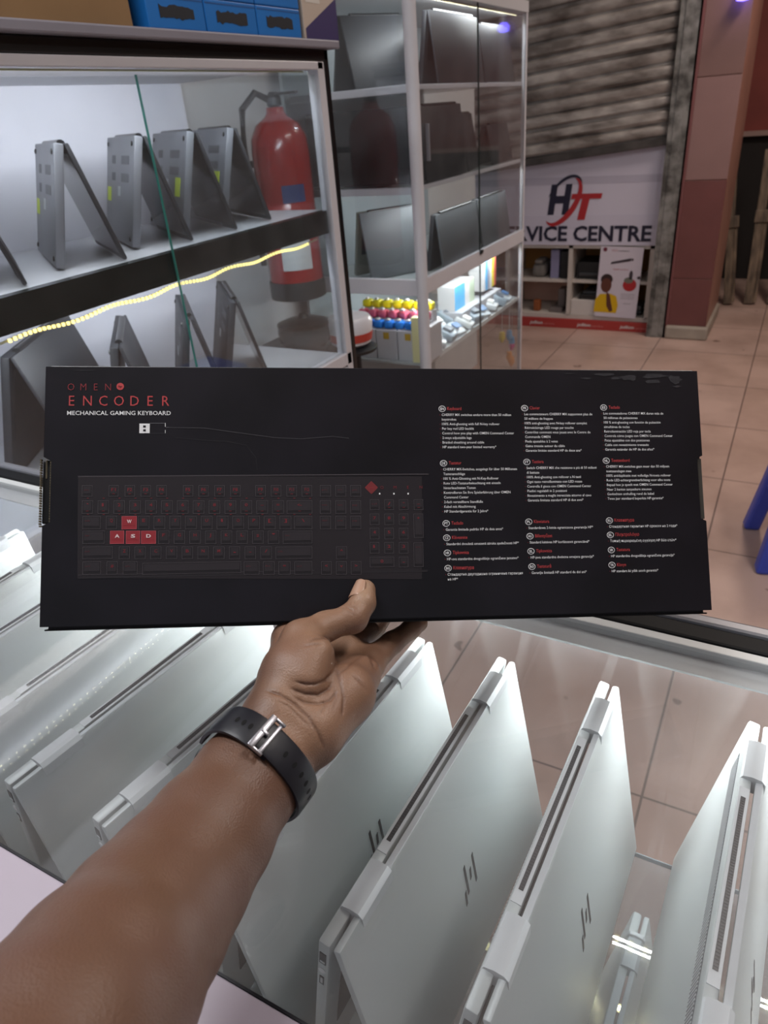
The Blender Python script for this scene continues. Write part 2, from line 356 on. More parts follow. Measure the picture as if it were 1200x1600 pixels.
for k in range(3): add_text(mb, 'laptop and printer', .02, -.075-.014*k, .006, PD, z=.001, width=.09)
add_text(mb, 'call us', .04, -.14, .008, PD, z=.001, width=.05); mb.build('poster_lettering', t)
# pink tiled pillar
def pillar():
    LO = mat('pillar_tile_low', '6E403E', .45, 0, .5, .15, 5); MI = mat('pillar_tile_mid', '8C6C69', .45, 0, .5, .1, 4); HI = mat('pillar_tile_high', '7E5F5A', .45, 0, .5, .15, 4)
    SD = mat('pillar_side', 'A4786A', .45, 0, .5, .15, 3)
    mb = MB(); x0, x1 = -.645, -.41
    rows = [(.085, .385, LO), (.39, .962, LO), (.967, 1.50, MI), (1.505, 2.1, HI), (2.105, 3.1, HI)]
    for a, b, m in rows: mb.box(x0, x1, 5.05, 5.06, a, b, m, None, .002)
    mb.box(x0+.002, x1, 5.058, 5.75, .085, 3.1, SD); mb.box(x0-.01, x1+.02, 5.02, 5.7, 0, .085, mat('plinth_stone', 'A59A8E', .5, 0, .5, .2, 10), None, .012)
    mb.box(x0-.02, x0, 5.05, 5.1, 0, 3.1, mat('pillar_edge', '7A4A4A', .5))
    struct(mb.build('wall_pillar'))
pillar()
# dark stall beyond the pillar
mb = MB(); mb.box(-.9, 1.6, 6.9, 6.95, 1.12, 3.1, RED); mb.box(-.9, 1.6, 6.86, 6.9, 1.09, 1.125, mat('stall_trim', '9A8078', .5)); struct(mb.build('trim_1'))
mb = MB(); mb.box(-.9, 1.6, 6.93, 6.97, 0, 1.1, mat('painted_stall_shade', '1C1715', .8)); struct(mb.build('wall_stall_opening'))  # near-black sheet closes the stall opening, its shade painted in
WD = mat('worn_wood', '7C6A58', .6, 0, .5, .35, 12, .2, 40, col2='463A30', stretch=(3, 3, .6))
def plank(x, y, lean, h, wd, label, rz=.0):
    t = Matrix.Translation((x, y, 0)) @ Matrix.Rotation(rz, 4, 'Z') @ Matrix.Rotation(lean, 4, 'Y') @ Matrix.Rotation(-.1, 4, 'X')
    e = thing('wooden_frame', label, 'frame', t, 'old wooden frames leaning beyond the pillar')
    mb = MB(); mb.box(-wd/2, wd/2, 0, .035, .012, h, WD, None, .004); mb.build('upright', e)
    mb = MB(); mb.box(wd/2, wd/2+.022, .004, .03, .02, h*.62, WD, None, .004); mb.build('side_stile', e)
    mb = MB(); mb.box(-wd/2-.006, wd/2+.03, -.012, .0, h*.55, h*.63, WD, None, .004); mb.build('cross_rail', e)
plank(-.36, 5.98, -.11, 1.0, .05, 'worn wooden frame leaning nearest the pillar')
plank(-.22, 6.02, -.03, 1.05, .06, 'worn wooden frame leaning second from the pillar')
plank(-.07, 6.05, -.02, 1.1, .06, 'worn wooden frame leaning third from the pillar')
mb = MB(); mb.lathe([(.001, 0), (.03, .005), (.035, .03), (.02, .05), (.001, .055)], mat('blue_lamp_glass', '6A60FF', .3, emit='6A5CFF', estr=6), 20, Matrix.Translation(tuple(ony(1160, 2, 5.0))))
mb.lathe([(.014, .05), (.014, .09), (.001, .09)], WHITE, 12, Matrix.Translation(tuple(ony(1160, 2, 5.0)))); tag(mb.build('indicator_lamp'), 'small violet glowing lamp high on the pillar', 'lamp')
# blue plastic stool in the aisle
def stool():
    B = mat('blue_plastic', '3A4CB4', .4); t = thing('plastic_stool', 'blue plastic stool standing in the aisle at the frame edge', 'stool', loc(.22, 2.52, 0, .2))
    for sx in (-1, 1):
        for sy in (-1, 1):
            mb = MB(); T = Matrix(((1, 0, -sx*.14, sx*.15), (0, 1, -sy*.14, sy*.15), (0, 0, 1, 0), (0, 0, 0, 1)))
            mb.box(-.028, .028, -.028, .028, 0, .42, B, T, .012); mb.build('leg', t)
    mb = MB(); mb.box(-.15, .15, -.15, .15, .41, .45, B, None, .02); mb.build('seat', t)
    mb = MB()
    for s in (-1, 1): mb.box(-.12, .12, s*.125-.01, s*.125+.01, .2, .24, B, None, .004); mb.box(s*.125-.01, s*.125+.01, -.12, .12, .2, .24, B, None, .004)
    mb.build('stretcher', t)
stool()
# ------------------------------------------------------------------ the glass counter
ZT = 1.01; CX0, CX1 = -1.06, .62; YN, YF = .15, .560; ZS1, ZS2 = .775, .445
ct = thing('glass_counter', 'long glass display counter with a lit shelf of silver laptops', 'counter', loc(0, 0, 0))
mb = MB(); mb.box(CX0, CX1, YN, YF+.004, ZT-.006, ZT, GLASS_TOP); mb.build('top_glass', ct)
mb = MB(); mb.box(CX0, CX1, YN-.0016, YN, ZT-.006, ZT+.0006, mat('black_seam', '121319', .4)); mb.build('black_seam', ct)
mb = MB(); mb.box(CX0, CX1, -.14, YN-.0016, ZT-.018, ZT, LAM, None, .001); mb.build('laminate_worktop', ct)
mb = MB(); mb.box(CX0, CX1, YN-.018, YN-.006, .08, ZT-.018, mat('sliding_door_white', 'C9CCD2', .4)); mb.build('staff_side_panel', ct)
for z, ye in ((ZS1, .512), (ZS2, .535)):
    mb = MB(); mb.box(CX0, CX1, YN, ye, z-.006, z, GLASS_SH); mb.box(CX0, CX1, ye, ye+.001, z-.006, z, SEDGE); mb.build('shelf_glass', ct)
mb = MB(); mb.box(CX0, CX1, YF, YF+.005, .1, ZT-.008, GLASS_CAB); mb.build('front_glass', ct)
mb = MB(); mb.box(CX0, CX1, YF+.0042, YF+.015, ZT-.0085, ZT+.004, mat('white_strip', 'D9DCDC', .3), None, .001); mb.box(CX0, CX1, YF-.020, YF+.0042, ZT-.0085, ZT-.0062, mat('white_strip', 'D9DCDC', .3)); mb.build('white_bead', ct)
mb = MB(); mb.box(CX0, CX1, YF+.015, YF+.038, ZT-.012, ZT+.006, mat('matt_black_rail', '0C0D0F', .6, 0, .25), None, .003); mb.build('black_rail', ct)
mb = MB(); mb.box(CX0, CX1, YF+.038, YF+.054, ZT-.025, ZT+.008, ALUG, None, .004); mb.build('aluminium_rail', ct)
mb = MB(); mb.box(CX0, CX1, -.1, YF, 0, .1, mat('kick_board', '3A3B40', .5)); mb.build('kick_board', ct)
def led_strip(parent, p0, p1, n, watts, dirv, dots=True, size=.012, col=(.93, .97, 1), h=.0015):
    p0 = Vector(p0); p1 = Vector(p1); d = Vector(dirv).normalized(); L = (p1-p0).length; ax = (p1-p0).normalized(); s = ax.cross(d)
    T = Matrix(((ax.x, s.x, d.x, p0.x), (ax.y, s.y, d.y, p0.y), (ax.z, s.z, d.z, p0.z), (0, 0, 0, 1)))
    mb = MB(); mb.box(0, L, -.005, .005, 0, .0012, LEDP, T); mb.build('led_tape', parent)
    mb = MB()
    for i in range(n): x = (i+.5)*L/n; mb.box(x-.0022, x+.0022, -.0025, .0025, .0012, .003, LEDM, T)
    mb.build('led_chips', parent)
    if not watts: return
    la = bpy.data.lights.new('strip_light', 'AREA'); la.shape = 'RECTANGLE'; la.size = L; la.size_y = size; la.energy = watts; la.color = col
    lo = bpy.data.objects.new('strip_light', la); COL.objects.link(lo)
    lo.matrix_world = Matrix(((ax.x, -s.x, -d.x, (p0.x+p1.x)/2+d.x*.005), (ax.y, -s.y, -d.y, (p0.y+p1.y)/2+d.y*.005), (ax.z, -s.z, -d.z, (p0.z+p1.z)/2+d.z*.005), (0, 0, 0, 1)))
    lo.parent = parent; lo.matrix_parent_inverse = parent.matrix_world.inverted()
led_strip(ct, (CX0, YF-.006, ZT-.0095), (CX1, YF-.006, ZT-.0095), 100, 5.2, (0, -.7, -1), size=.003)
led_strip(ct, (CX0, .528, ZS2+.002), (CX1, .528, ZS2+.002), 100, 0, (0, -.2, 1))
# ------------------------------------------------------------------ laptops standing like tents
def silver_laptop(name, label, far, ang, L=.31, D=.212, spread=.036, group='silver laptops standing on the counter shelf', zt=.99, detail=True, ports=True):
    """hinge on top; local y runs along the hinge from the near end (0) to the far end (L)"""
    fx, fy = far; a = ang
    x0 = fx-L*math.sin(a); y0 = fy-L*math.cos(a)
    M = Matrix.Translation((x0, y0, zt)) @ Matrix.Rotation(-a, 4, 'Z')
    t = thing(name, label, 'laptop', M, group)
    al = math.asin(spread/D); TB, TL = .0095, .0062
    Rb = Matrix.Translation((-.0008, 0, -.001)) @ Matrix.Rotation(al, 4, 'Y')     # base leans to the left
    Rl = Matrix.Translation((.0008, 0, -.001)) @ Matrix.Rotation(-al, 4, 'Y')     # lid leans to the right
    mb = MB(); mb.box(-TB, 0, 0, L, -D, 0, SILVER, Rb, .0022); o = sm(mb.build('base', t))
    mb = MB(); mb.box(-.0002, .0006, .018, L-.018, -D*.72, -.035, KEYS, Rb)
    k = mb.build('keyboard', o)
    mb = MB(); mb.box(0, TL, 0, L, -D, -.0008, SILVER, Rl, .002); o2 = sm(mb.build('lid', t))
    mb = MB(); mb.box(-.0008, .0002, .004, L-.004, -D+.004, -.014, SCREEN, Rl); mb.build('screen', o2)
    # spine edges
    mb = MB(); mb.box(-TB+.0012, -.0008, .075, L-.075, -.0005, .0006, SILVERE, Rb); mb.box(TL*.15, TL*.9, .06, L-.06, -.001, .0004, SILVERE, Rl); mb.build('spine_strip', o)
    if detail:
        mb = MB(); mb.box(-TB*.68, -TB*.32, .085, L-.085, .0004, .0011, VENT, Rb)
        for i in range(58):
            y = .087+i*(L-.174)/58; mb.box(-TB*.66, -TB*.34, y, y+.0008, .0009, .0014, mat('vent_rib', '34373B', .4), Rb)
        mb.build('exhaust_slot', o)
        mb = MB()   # logo: four slanted chrome bars on the lid
        cy = L/2; 
        for (u, zlo, zhi) in ((-.0145, -.137, -.122), (-.0080, -.130, -.098), (.0000, -.121, -.109), (.0075, -.132, -.100)):
            pts = [(u, zlo), (u+.0031, zlo+.0012), (u+.0031+.002, zhi), (u+.002, zhi-.0012)]
            vs = []
            for x in (TL-.0003, TL+.0004): vs += [Rl @ Vector((x, cy+p, q)) for p, q in pts]
            mb.add(vs, [(0,1,2,3), (7,6,5,4), (0,4,5,1), (1,5,6,2), (2,6,7,3), (3,7,4,0)], MIRROR)
        mb.build('lid_logo', o2)
        mb = MB(); g = mat('grille_ridge', 'D2D6D8', .35, .4); mb.box(-TB-.0003, -TB+.0003, .05, L-.03, -.030, -.012, mat('grille_dark', '5C6064', .5), Rb)
        for i in range(80):
            y = .052+i*(L-.084)/80; mb.box(-TB-.0008, -TB-.0002, y, y+.0014, -.0292, -.0128, g, Rb)
        tag(mb.build('underside_grille', o), None, kind='stuff')
    for (ya, yb) in ((.026, .066), (L-.066, L-.026)):
        mb = MB(); prof = [(-TB-.0008, -.013), (-TB-.001, -.002), (-TB+.0015, .0025), (-.002, .0038), (TL-.001, .0028), (TL+.0022, -.001), (TL+.0026, -.013)]
        vs = [Vector((x, ya, z)) for x, z in prof]+[Vector((x, yb, z)) for x, z in prof]; n = len(prof)
        mb.add(vs, [list(range(n)), list(range(n, 2*n))[::-1]]+[[i, (i+1) % n, n+(i+1) % n, n+i] for i in range(n)], SILVERE)
        h = sm(mb.build('hinge', t), 25)
    if ports:
        mb = MB(); dk = mat('port_dark', '24272B', .3)
        mb.box(-TB*.78, -TB*.22, -.0005, .004, -.026, -.012, dk, Rb); mb.box(-TB*.7, -TB*.3, -.0008, .003, -.024, -.022, SILVERE, Rb)
        mb.build('usb_port', o)
        mb = MB(); mb.lathe([(.0001, 0), (.0026, 0), (.003, .0008), (.0018, .0012)], mat('jack_white', 'E6E8E8', .3), 16, Rb @ Matrix.Translation((-TB/2, .0002, -.036)) @ Matrix.Rotation(math.pi/2, 4, 'X')); mb.build('audio_jack', o)
        mb = MB(); mb.box(-TB*.7, -TB*.3, -.0004, .002, -.056, -.045, dk, Rb); mb.box(-TB*.6, -TB*.4, -.0006, .001, -.054, -.047, SILVERE, Rb); mb.build('memory_card_slot', o)
    return t
rd = math.radians
row = [(-.174, 2.2, 'silver laptop tent nearest left of the two showing their full vent slots', .51),
       (-.077, 1.4, 'silver laptop tent between the two others that show dark vent slots', .515),
       (.047, 1.8, 'silver laptop tent at the right edge with its ribbed underside grille showing', .516),
       (-.2595, 4.0, 'silver laptop tent directly behind the fingers and palm', .506),
       (-.363, 7.5, 'silver laptop tent whose hinge runs down behind the watch strap', .51),
       (-.4715, 6.0, 'silver laptop tent second to the left of the watch', .505),
       (-.573, 4.5, 'silver laptop tent third to the left of the watch', .51),
       (-.690, 3.2, 'silver laptop tent fourth to the left, below the box corner', .505),
       (-.793, 0., 'silver laptop tent fifth to the left, just under the box slot', .505),
       (-.885, -2., 'silver laptop tent last in the row by the counter rail', .50)]
for i, (x, a, lb, yf) in enumerate(row): silver_laptop('convertible_laptop', lb, (x, yf), rd(a), detail=True)
silver_laptop('convertible_laptop', 'silver laptop tent on the lower shelf seen through the gap', (-.018, .525), rd(2), zt=.66, group='silver laptops on the lower shelf', detail=False)
silver_laptop('convertible_laptop', 'silver laptop tent on the lower shelf under the arm', (-.30, .525), rd(2), zt=.66, group='silver laptops on the lower shelf', detail=False)
# ------------------------------------------------------------------ left display cabinet (its glass front is the plane x = -1.10)
RDX = math.radians
GX = -1.10; BX = -1.56; Y0, Y1 = .30, 1.765; ZB, ZM, ZL = .86, 1.245, 1.572
lc = thing('display_cabinet', 'white backed glass display cabinet with two lit shelves of dark laptops', 'cabinet', loc(0, 0, 0))
BACK = mat('cabinet_back', 'CFCFD8', .5, 0, .4, .05, 3)
mb = MB(); mb.box(BX-.012, BX, Y0, Y1-.012, ZB-.1, 1.58, BACK); mb.build('back_panel', lc)
mb = MB(); mb.box(BX, GX-.004, Y0, Y1-.012, ZB-.03, ZB-.012, mat('shelf_white', 'B9BBC0', .25)); mb.build('bottom_shelf', lc)
mb = MB(); mb.box(BX, GX-.01, Y0, Y1-.012, ZM-.014, ZM, mat('shelf_white', 'B9BBC0', .25)); mb.build('middle_shelf', lc)
mb = MB(); mb.box(GX-.03, GX-.006, Y0, Y1-.012, ZM-.055, ZM+.002, mat('shelf_front_black', '15201F', .25)); mb.build('shelf_front_strip', lc)
mb = MB(); mb.box(BX, GX-.02, Y1-.012, Y1, 0, ZB-.03, mat('cabinet_end', 'B8BAC0', .5)); mb.build('end_panel', lc)
mb = MB(); mb.box(BX, GX-.02, Y1-.009, Y1-.004, ZB-.03, ZL, GLASS); mb.build('end_glass', lc)
mb = MB(); mb.box(GX-.006, GX-.001, Y0, Y1-.03, ZB-.01, ZL-.02, GLASS_CAB); mb.build('glass_pane', lc)
yo = onx(205, 90, GX)[1]
mb = MB(); mb.box(GX+.0, GX+.0045, yo, Y1-.03, ZB-.01, ZL-.018, GLASS_CAB); mb.box(GX+.0, GX+.005, yo-.0015, yo, ZB-.01, ZL-.018, GEDGE); mb.build('sliding_glass_pane', lc)
mb = MB(); mb.box(GX-.02, GX+.012, Y0, Y1-.02, ZL-.008, ZL+.009, ALU, None, .002)
mb.box(GX-.02, GX+.012, Y1-.045, Y1-.015, ZB-.09, ZL+.009, ALU, None, .002)
mb.box(GX-.02, GX+.012, Y0, Y1-.02, ZB-.035, ZB-.0, ALU, None, .002); mb.box(GX-.02, GX+.008, Y0, Y1-.02, ZB-.085, ZB-.04, ALU, None, .002); mb.build('white_frame', lc)
mb = MB(); mb.box(BX, GX+.014, Y0, Y1+.004, ZL+.010, ZL+.033, BLACK, None, .002); mb.box(GX-.02, GX+.014, Y1-.015, Y1+.004, 0, ZL+.033, BLACK, None, .002); mb.build('black_surround', lc)
mb = MB(); mb.box(BX, GX+.035, Y0, Y1+.03, ZL+.034, ZL+.051, mat('ledge_grey', '83808A', .45, 0, .5, .1, 6), None, .003); mb.build('top_ledge', lc)
mb = MB(); mb.box(GX-.02, GX+.006, Y0, Y1-.02, 0, ZB-.09, WHITE, None, .002); mb.build('lower_door', lc)
mb = MB(); mb.box(BX, GX-.02, Y0, Y1-.02, ZL-.0, ZL+.009, WHITE); mb.build('cabinet_roof', lc)
mb = MB()   # wavy led tape drooping under the shelf front
pts = [(GX-.012+.002*math.sin(i*1.3), Y0+.1+i*(Y1-Y0-.2)/40, ZM-.062-.006*math.sin(i*.55)**2) for i in range(41)]
mb.tube(pts, .0022, LEDP, 6); mb.build('led_tape', lc)
mb = MB(); LY = mat('warm_led_chip', 'FFF0A0', .5, emit='FFE890', estr=2.2)
for i in range(90):
    y = Y0+.42+i*(Y1-Y0-.56)/90; q = (y-Y0-.1)/(Y1-Y0-.2)*40
    mb.box(GX-.010+.002*math.sin(q*1.3), GX-.006+.002*math.sin(q*1.3), y, y+.0042, ZM-.065-.006*math.sin(q*.55)**2, ZM-.059-.006*math.sin(q*.55)**2, LY)
mb.build('warm_led_chips', lc)
led_strip(lc, (GX-.03, Y0+.05, ZL-.005), (GX-.03, Y1-.05, ZL-.006), 80, 5, (-.9, 0, -.6), col=(.9, .94, 1))
led_strip(lc, (GX-.034, Y0+.05, ZM-.02), (GX-.034, Y1-.05, ZM-.02), 80, 5, (-.9, 0, -.6), col=(.9, .94, 1))
def dark_laptop(name, label, mid_near, mid_far, z, Lw=.31, D=.215, spread=.055, group=None, base=GREYL, lid=DARKL, stickers=1, hinge_mid=False):
    """tent: mid_near/mid_far are the points under the hinge at shelf level z"""
    a = Vector((mid_near[0], mid_near[1], 0)); b = Vector((mid_far[0], mid_far[1], 0)); d = (b-a).normalized(); s = Vector((-d.y, d.x, 0))
    al = math.asin(spread/D); zt = z+D*math.cos(al)+.002
    # local x = sideways (right of the hinge seen from its near end), local y = along the hinge
    r = -s
    M = Matrix(((r.x, d.x, 0, a.x), (r.y, d.y, 0, a.y), (0, 0, 1, zt), (0, 0, 0, 1)))
    t = thing(name, label, 'laptop', M, group)
    Rb = Matrix.Rotation(al, 4, 'Y'); Rl = Matrix.Rotation(-al, 4, 'Y'); TB = .017
    mb = MB(); mb.box(-TB, 0, 0, Lw, -D, 0, base, Rb, .003); o = sm(mb.build('base', t))
    mb = MB(); mb.box(-.0004, .0008, .02, Lw-.02, -D*.66, -.03, KEYS, Rb); mb.build('keyboard', o)
    mb = MB(); vm = mat('vent_grey', '4C4E54', .5)
    mb.box(-TB-.0006, -TB+.001, .05, .13, -.055, -.038, vm, Rb); mb.box(-TB-.0006, -TB+.001, .05, .13, -.09, -.073, vm, Rb); mb.box(-TB-.0006, -TB+.001, .2, .24, -.055, -.038, vm, Rb); mb.box(-TB-.0006, -TB+.001, .2, .24, -.09, -.073, vm, Rb); mb.build('vent_panel', o)
    mb = MB(); mb.box(-TB-.0008, -TB, .14, .165, -.12, -.1, mat('label_light', 'AFB2B4', .5), Rb)
    if stickers == 1: mb.box(-TB-.001, -TB, .035, .075, -.135, -.095, YEL, Rb)
    if stickers == 2: mb.box(-TB-.001, -TB, .25, .29, -.135, -.105, YEL, Rb)
    mb.build('sticker', o)
    mb = MB()
    for y in (.02, Lw-.02):
        for q in (-.015, -D+.015): mb.lathe([(.005, 0), (.005, .002), (.003, .003)], BLACK, 10, Rb @ Matrix.Translation((-TB, y, q)) @ Matrix.Rotation(-math.pi/2, 4, 'Y'))
    mb.build('rubber_foot', o)
    mb = MB(); mb.box(0, .008, 0, Lw, -D, 0, lid, Rl, .003); o2 = sm(mb.build('lid', t))
    mb = MB(); mb.box(-.0008, .0003, .008, Lw-.008, -D+.012, -.016, SCREEN, Rl); mb.build('screen', o2)
    mb = MB(); mb.tube([(0, .04, .0), (0, Lw-.04, .0)], .008, BLACK, 10); sm(mb.build('hinge', t))
    return t
# upper shelf: near and far points under each hinge
UP = [((-1.185, .765), (-1.44, .935), 1, 'grey based laptop tent cut off by the photo edge on the upper cabinet shelf'),
      ((-1.178, .992), (-1.44, 1.16), 2, 'grey laptop tent whose open triangle shows white through it, upper cabinet shelf'),
      ((-1.195, 1.205), (-1.455, 1.375), 2, 'grey laptop tent crossed by the green glass edge, upper cabinet shelf'),
      ((-1.19, 1.355), (-1.45, 1.52), 1, 'grey laptop tent with bright yellow sticker, third from the extinguisher side end'),
      ((-1.20, 1.505), (-1.455, 1.665), 1, 'grey laptop tent next to the red fire extinguisher on the upper shelf')]
for n, f, st, lb in UP: dark_laptop('dark_laptop', lb, n, f, ZM, group='dark laptops on the upper cabinet shelf', stickers=st)
LO = [((-1.27, .815), (-1.485, 1.135), .27, .075, 'big black laptop tent turned lid to the front on the lower cabinet shelf'),
      ((-1.185, 1.0), (-1.415, 1.235), .235, .045, 'thin dark laptop tent behind the top left corner of the box'),
      ((-1.19, 1.225), (-1.42, 1.45), .235, .05, 'dark laptop tent right of the green glass edge on the lower shelf'),
      ((-1.19, 1.395), (-1.42, 1.62), .235, .055, 'dark laptop tent nearest the cabinet end on the lower shelf')]
for i, (n, f, D_, sp_, lb) in enumerate(LO): dark_laptop('dark_laptop', lb, n, f, ZB-.012, Lw=.36 if i == 0 else .31, D=D_, spread=sp_, group='dark laptops on the lower cabinet shelf', base=DARKL, stickers=0)
# fire extinguisher on the white wall beyond the glass end of the cabinet
def extinguisher():
    REDP = mat('extinguisher_red', 'A81E1E', .25, 0, .5, .1, 5, coat=.4); T = loc(-1.445, 2.02, .94)
    t = thing('fire_extinguisher', 'large red fire extinguisher on the wall seen through the cabinet end glass', 'fire extinguisher', T); r = .089
    mb = MB(); mb.lathe([(.001, .06), (r, .06), (r, .44), (r*.95, .48), (r*.75, .515), (r*.4, .535), (.028, .545), (.026, .56), (.001, .56)], REDP, 36); sm(mb.build('cylinder', t))
    mb = MB(); mb.lathe([(r*.9, 0), (r+.004, .004), (r+.004, .06), (.001, .062)], mat('skirt_dark', '2A2E30', .5), 36); sm(mb.build('base_skirt', t))
    mb = MB(); vs = []
    for z in (.30, .35):
        for k in range(7): q = RDX(-62+k*8); vs.append(((r+.0008)*math.cos(q), (r+.0008)*math.sin(q), z))
    mb.add(vs, [(k, k+1, k+8, k+7) for k in range(6)], mat('label_blue', '35477E', .5)); mb.build('blue_label', t)
    mb = MB(); vs = []
    for z in (.10, .20):
        for k in range(9): q = RDX(-80+k*8); vs.append(((r+.0008)*math.cos(q), (r+.0008)*math.sin(q), z))
    mb.add(vs, [(k, k+1, k+10, k+9) for k in range(8)], PAPER); mb.build('instruction_label', t)
    mb = MB(); mb.lathe([(.014, .56), (.022, .566), (.022, .585), (.012, .60), (.001, .60)], BLACK, 16); mb.box(-.01, .085, -.009, .009, .59, .598, BLACK, None, .002); mb.build('valve_handle', t)
    mb = MB(); mb.tube([(-.01, -.01, .58), (-.03, -.05, .60), (-.05, -.095, .56), (-.06, -.10, .46), (-.055, -.10, .3), (-.05, -.10, .12)], .010, BLACK, 10); sm(mb.build('hose', t))
    mb = MB(); mb.box(-.225, -.09, -.02, .02, .40, .42, BLACK); mb.box(-.225, -.215, -.04, .04, .3, .5, BLACK); mb.build('wall_bracket', t)
extinguisher()
t = thing('storage_crate', 'dark crate with a round grey lidded tub on it under the extinguisher', 'crate', loc(-1.46, 2.03, 0))
mb = MB(); mb.box(-.15, .06, -.10, .10, 0, .775, mat('crate_dark', '3C4246', .5, 0, .5, .1, 6), None, .01); mb.build('crate_body', t)
mb = MB(); mb.box(-.155, .065, -.105, .105, .70, .72, BLACK, None, .004); mb.build('crate_rim', t)
t = thing('lidded_tub', 'round dark grey lidded tub on the crate under the extinguisher', 'tub', loc(-1.44, 2.02, .775))
mb = MB(); mb.lathe([(.001, 0), (.07, 0), (.09, .02), (.094, .05), (.09, .07), (.001, .072)], mat('tub_dark', '3E474A', .2, 0, .5), 28); sm(mb.build('tub_body', t))
mb = MB(); mb.lathe([(.092, .07), (.093, .078), (.06, .09), (.02, .095), (.012, .11), (.001, .112)], BLACK, 28); sm(mb.build('lid', t))
# boxes on top of the cabinet ledge
ZLE = ZL+.051
BLU = mat('blue_carton', '1E70BE', .35, 0, .5, .08, 6); SCR = mat('black_scribble', '0B1420', .5)
def carton(name, label, x0, x1, y0, y1, z0, z1, m, group=None, scribble=False, flap=None):
    t = thing(name, label, 'box', loc((x0+x1)/2, (y0+y1)/2, z0), group); a, b, c = (x1-x0)/2, (y1-y0)/2, z1-z0
    mb = MB(); mb.box(-a, a, -b, b, 0, c, m, None, .002); mb.build('carton', t)
    if scribble:
        mb = MB(); random.seed(int(y0*100)); n = 14; pts = []
        for i in range(n): s = i/(n-1); pts.append((-b*.6+s*b*1.2, c*(.66+random.uniform(-.05, .05))))
        for i in range(n): s = 1-i/(n-1); pts.append((-b*.6+s*b*1.2, c*(.30+random.uniform(-.05, .05))))
        mb.add([(a+.0006, y, z) for y, z in pts], [list(range(2*n))], SCR); mb.build('blacked_out_label', t)
        mb = MB(); mb.add([(a+.0005, -b*.98, c*.9), (a+.0005, b*.98, c*.9), (a+.0005, b*.98, c*.86), (a+.0005, -b*.98, c*.86)], [[0, 1, 2, 3]], mat('blue_seam', '104C8C', .5)); mb.build('lid_seam', t)
    return t
fx = GX+.028
ys = [onx(232, 35, fx)[1], onx(323, 40, fx)[1], onx(403, 43, fx)[1], onx(471, 45, fx)[1]]
hb = .054
nm = ['left', 'middle', 'right']
for r in range(3):
    for k in range(3):
        carton('blue_box', ['blue carton with a blacked out label, %s of the row standing on the ledge', 'blue carton in the second layer above the %s ledge carton', 'blue carton at the top of the %s stack'][r] % nm[k],
               fx-.26, fx, ys[k]+.0015, ys[k+1]-.0015, ZLE+r*(hb+.001), ZLE+r*(hb+.001)+hb, BLU, 'blue cartons on the cabinet ledge', True)
BC = mat('brown_cardboard', '8C6E4C', .7, 0, .3, .12, 6)
t = carton('brown_box', 'brown cardboard box left of the blue cartons on the cabinet ledge', GX-.35, GX+.02, .40, ys[0]-.03, ZLE, ZLE+.16, BC)
mb = MB(); mb.box(.186, .1865, -.28, .23, .08, .10, mat('parcel_tape', 'A58A62', .3)); mb.build('tape', t)
t = carton('printed_box', 'white carton with a violet lower corner at the right end of the ledge', GX-.33, GX+.03, ys[3]+.01, ys[3]+.16, ZLE, ZLE+.15, mat('beige_carton', 'B7A99C', .5))
mb = MB(); y1_ = .073; mb.add([(.1806, -.07, .0), (.1806, y1_, .0), (.1806, y1_, .085), (.1806, -.07, .02)], [[0, 1, 2, 3]], mat('violet_print', '3C3460', .4)); mb.build('violet_corner', t)
mb = MB(); mb.box(.1802, .1806, -.06, .0, .07, .13, mat('white_label_print', 'C9C4BC', .5)); 
for i in range(5): mb.box(.1806, .1808, -.055+i*.011, -.05+i*.011, .08, .12, mat('label_ink', '6A6660', .5))
mb.build('label', t)
# ------------------------------------------------------------------ corner cabinet in the middle (post at x=-1.12, y=2.31)
PX, PY = -1.12, 2.31; QX, QY = -1.62, 3.43; ZR = .94; ZTOP = 1.775
mc = thing('corner_cabinet', 'tall glass corner cabinet with white frame and lit shelves of laptops and packs', 'cabinet', loc(0, 0, 0))
mb = MB(); T = loc(PX, PY, 0); mb.tube([(PX-.004, PY+.004, 0), (PX-.004, PY+.004, 2.1)], .021, ALU, 20); sm(mb.build('corner_post', mc))
mb = MB(); mb.box(PX-.02, PX-.003, QY-.02, QY, 0, ZTOP, ALU, None, .002); mb.build('end_post', mc)
mb = MB(); mb.box(PX-.02, PX-.001, PY, QY, ZR-.055, ZR, ALU, None, .002); mb.box(QX, PX, PY+.001, PY+.02, ZR-.055, ZR, ALU, None, .002); mb.build('middle_rail', mc)
mb = MB(); mb.box(QX, PX-.001, PY, QY, ZTOP-.0, ZTOP+.04, mat('cabinet_top', 'B6B6B8', .4)); mb.build('cabinet_top', mc)
for z in (1.235, 1.53):
    mb = MB(); mb.box(QX+.02, PX-.025, PY+.022, QY-.02, z-.008, z, mat('shelf_pale', 'A9B0B2', .2)); mb.box(QX+.02, PX-.022, PY+.012, PY+.022, z-.02, z+.003, ALU, None, .002); mb.box(PX-.025, PX-.018, PY+.02, QY-.02, z-.012, z+.002, ALU, None, .001); mb.build('shelf', mc)
mb = MB(); mb.box(QX+.02, PX-.025, PY+.022, QY-.02, ZR-.03, ZR-.02, mat('shelf_pale', 'A9B0B2', .2)); mb.build('shelf', mc)
mb = MB(); mb.box(QX+.02, PX-.022, PY+.022, QY-.02, .622, .63, mat('shelf_pale', 'A9B0B2', .2)); mb.box(PX-.022, PX-.018, PY+.02, QY-.02, .615, .633, mat('bright_shelf_edge', 'E0E6E6', .3)); mb.build('shelf', mc)
mb = MB(); mb.box(QX, QX+.01, PY, QY, 0, ZTOP, mat('cabinet_inner', '9AA2A6', .4)); mb.box(QX, PX-.02, QY-.012, QY-.002, 0, ZTOP, GLASS); mb.build('back_panel', mc)
ym = (PY+QY)/2
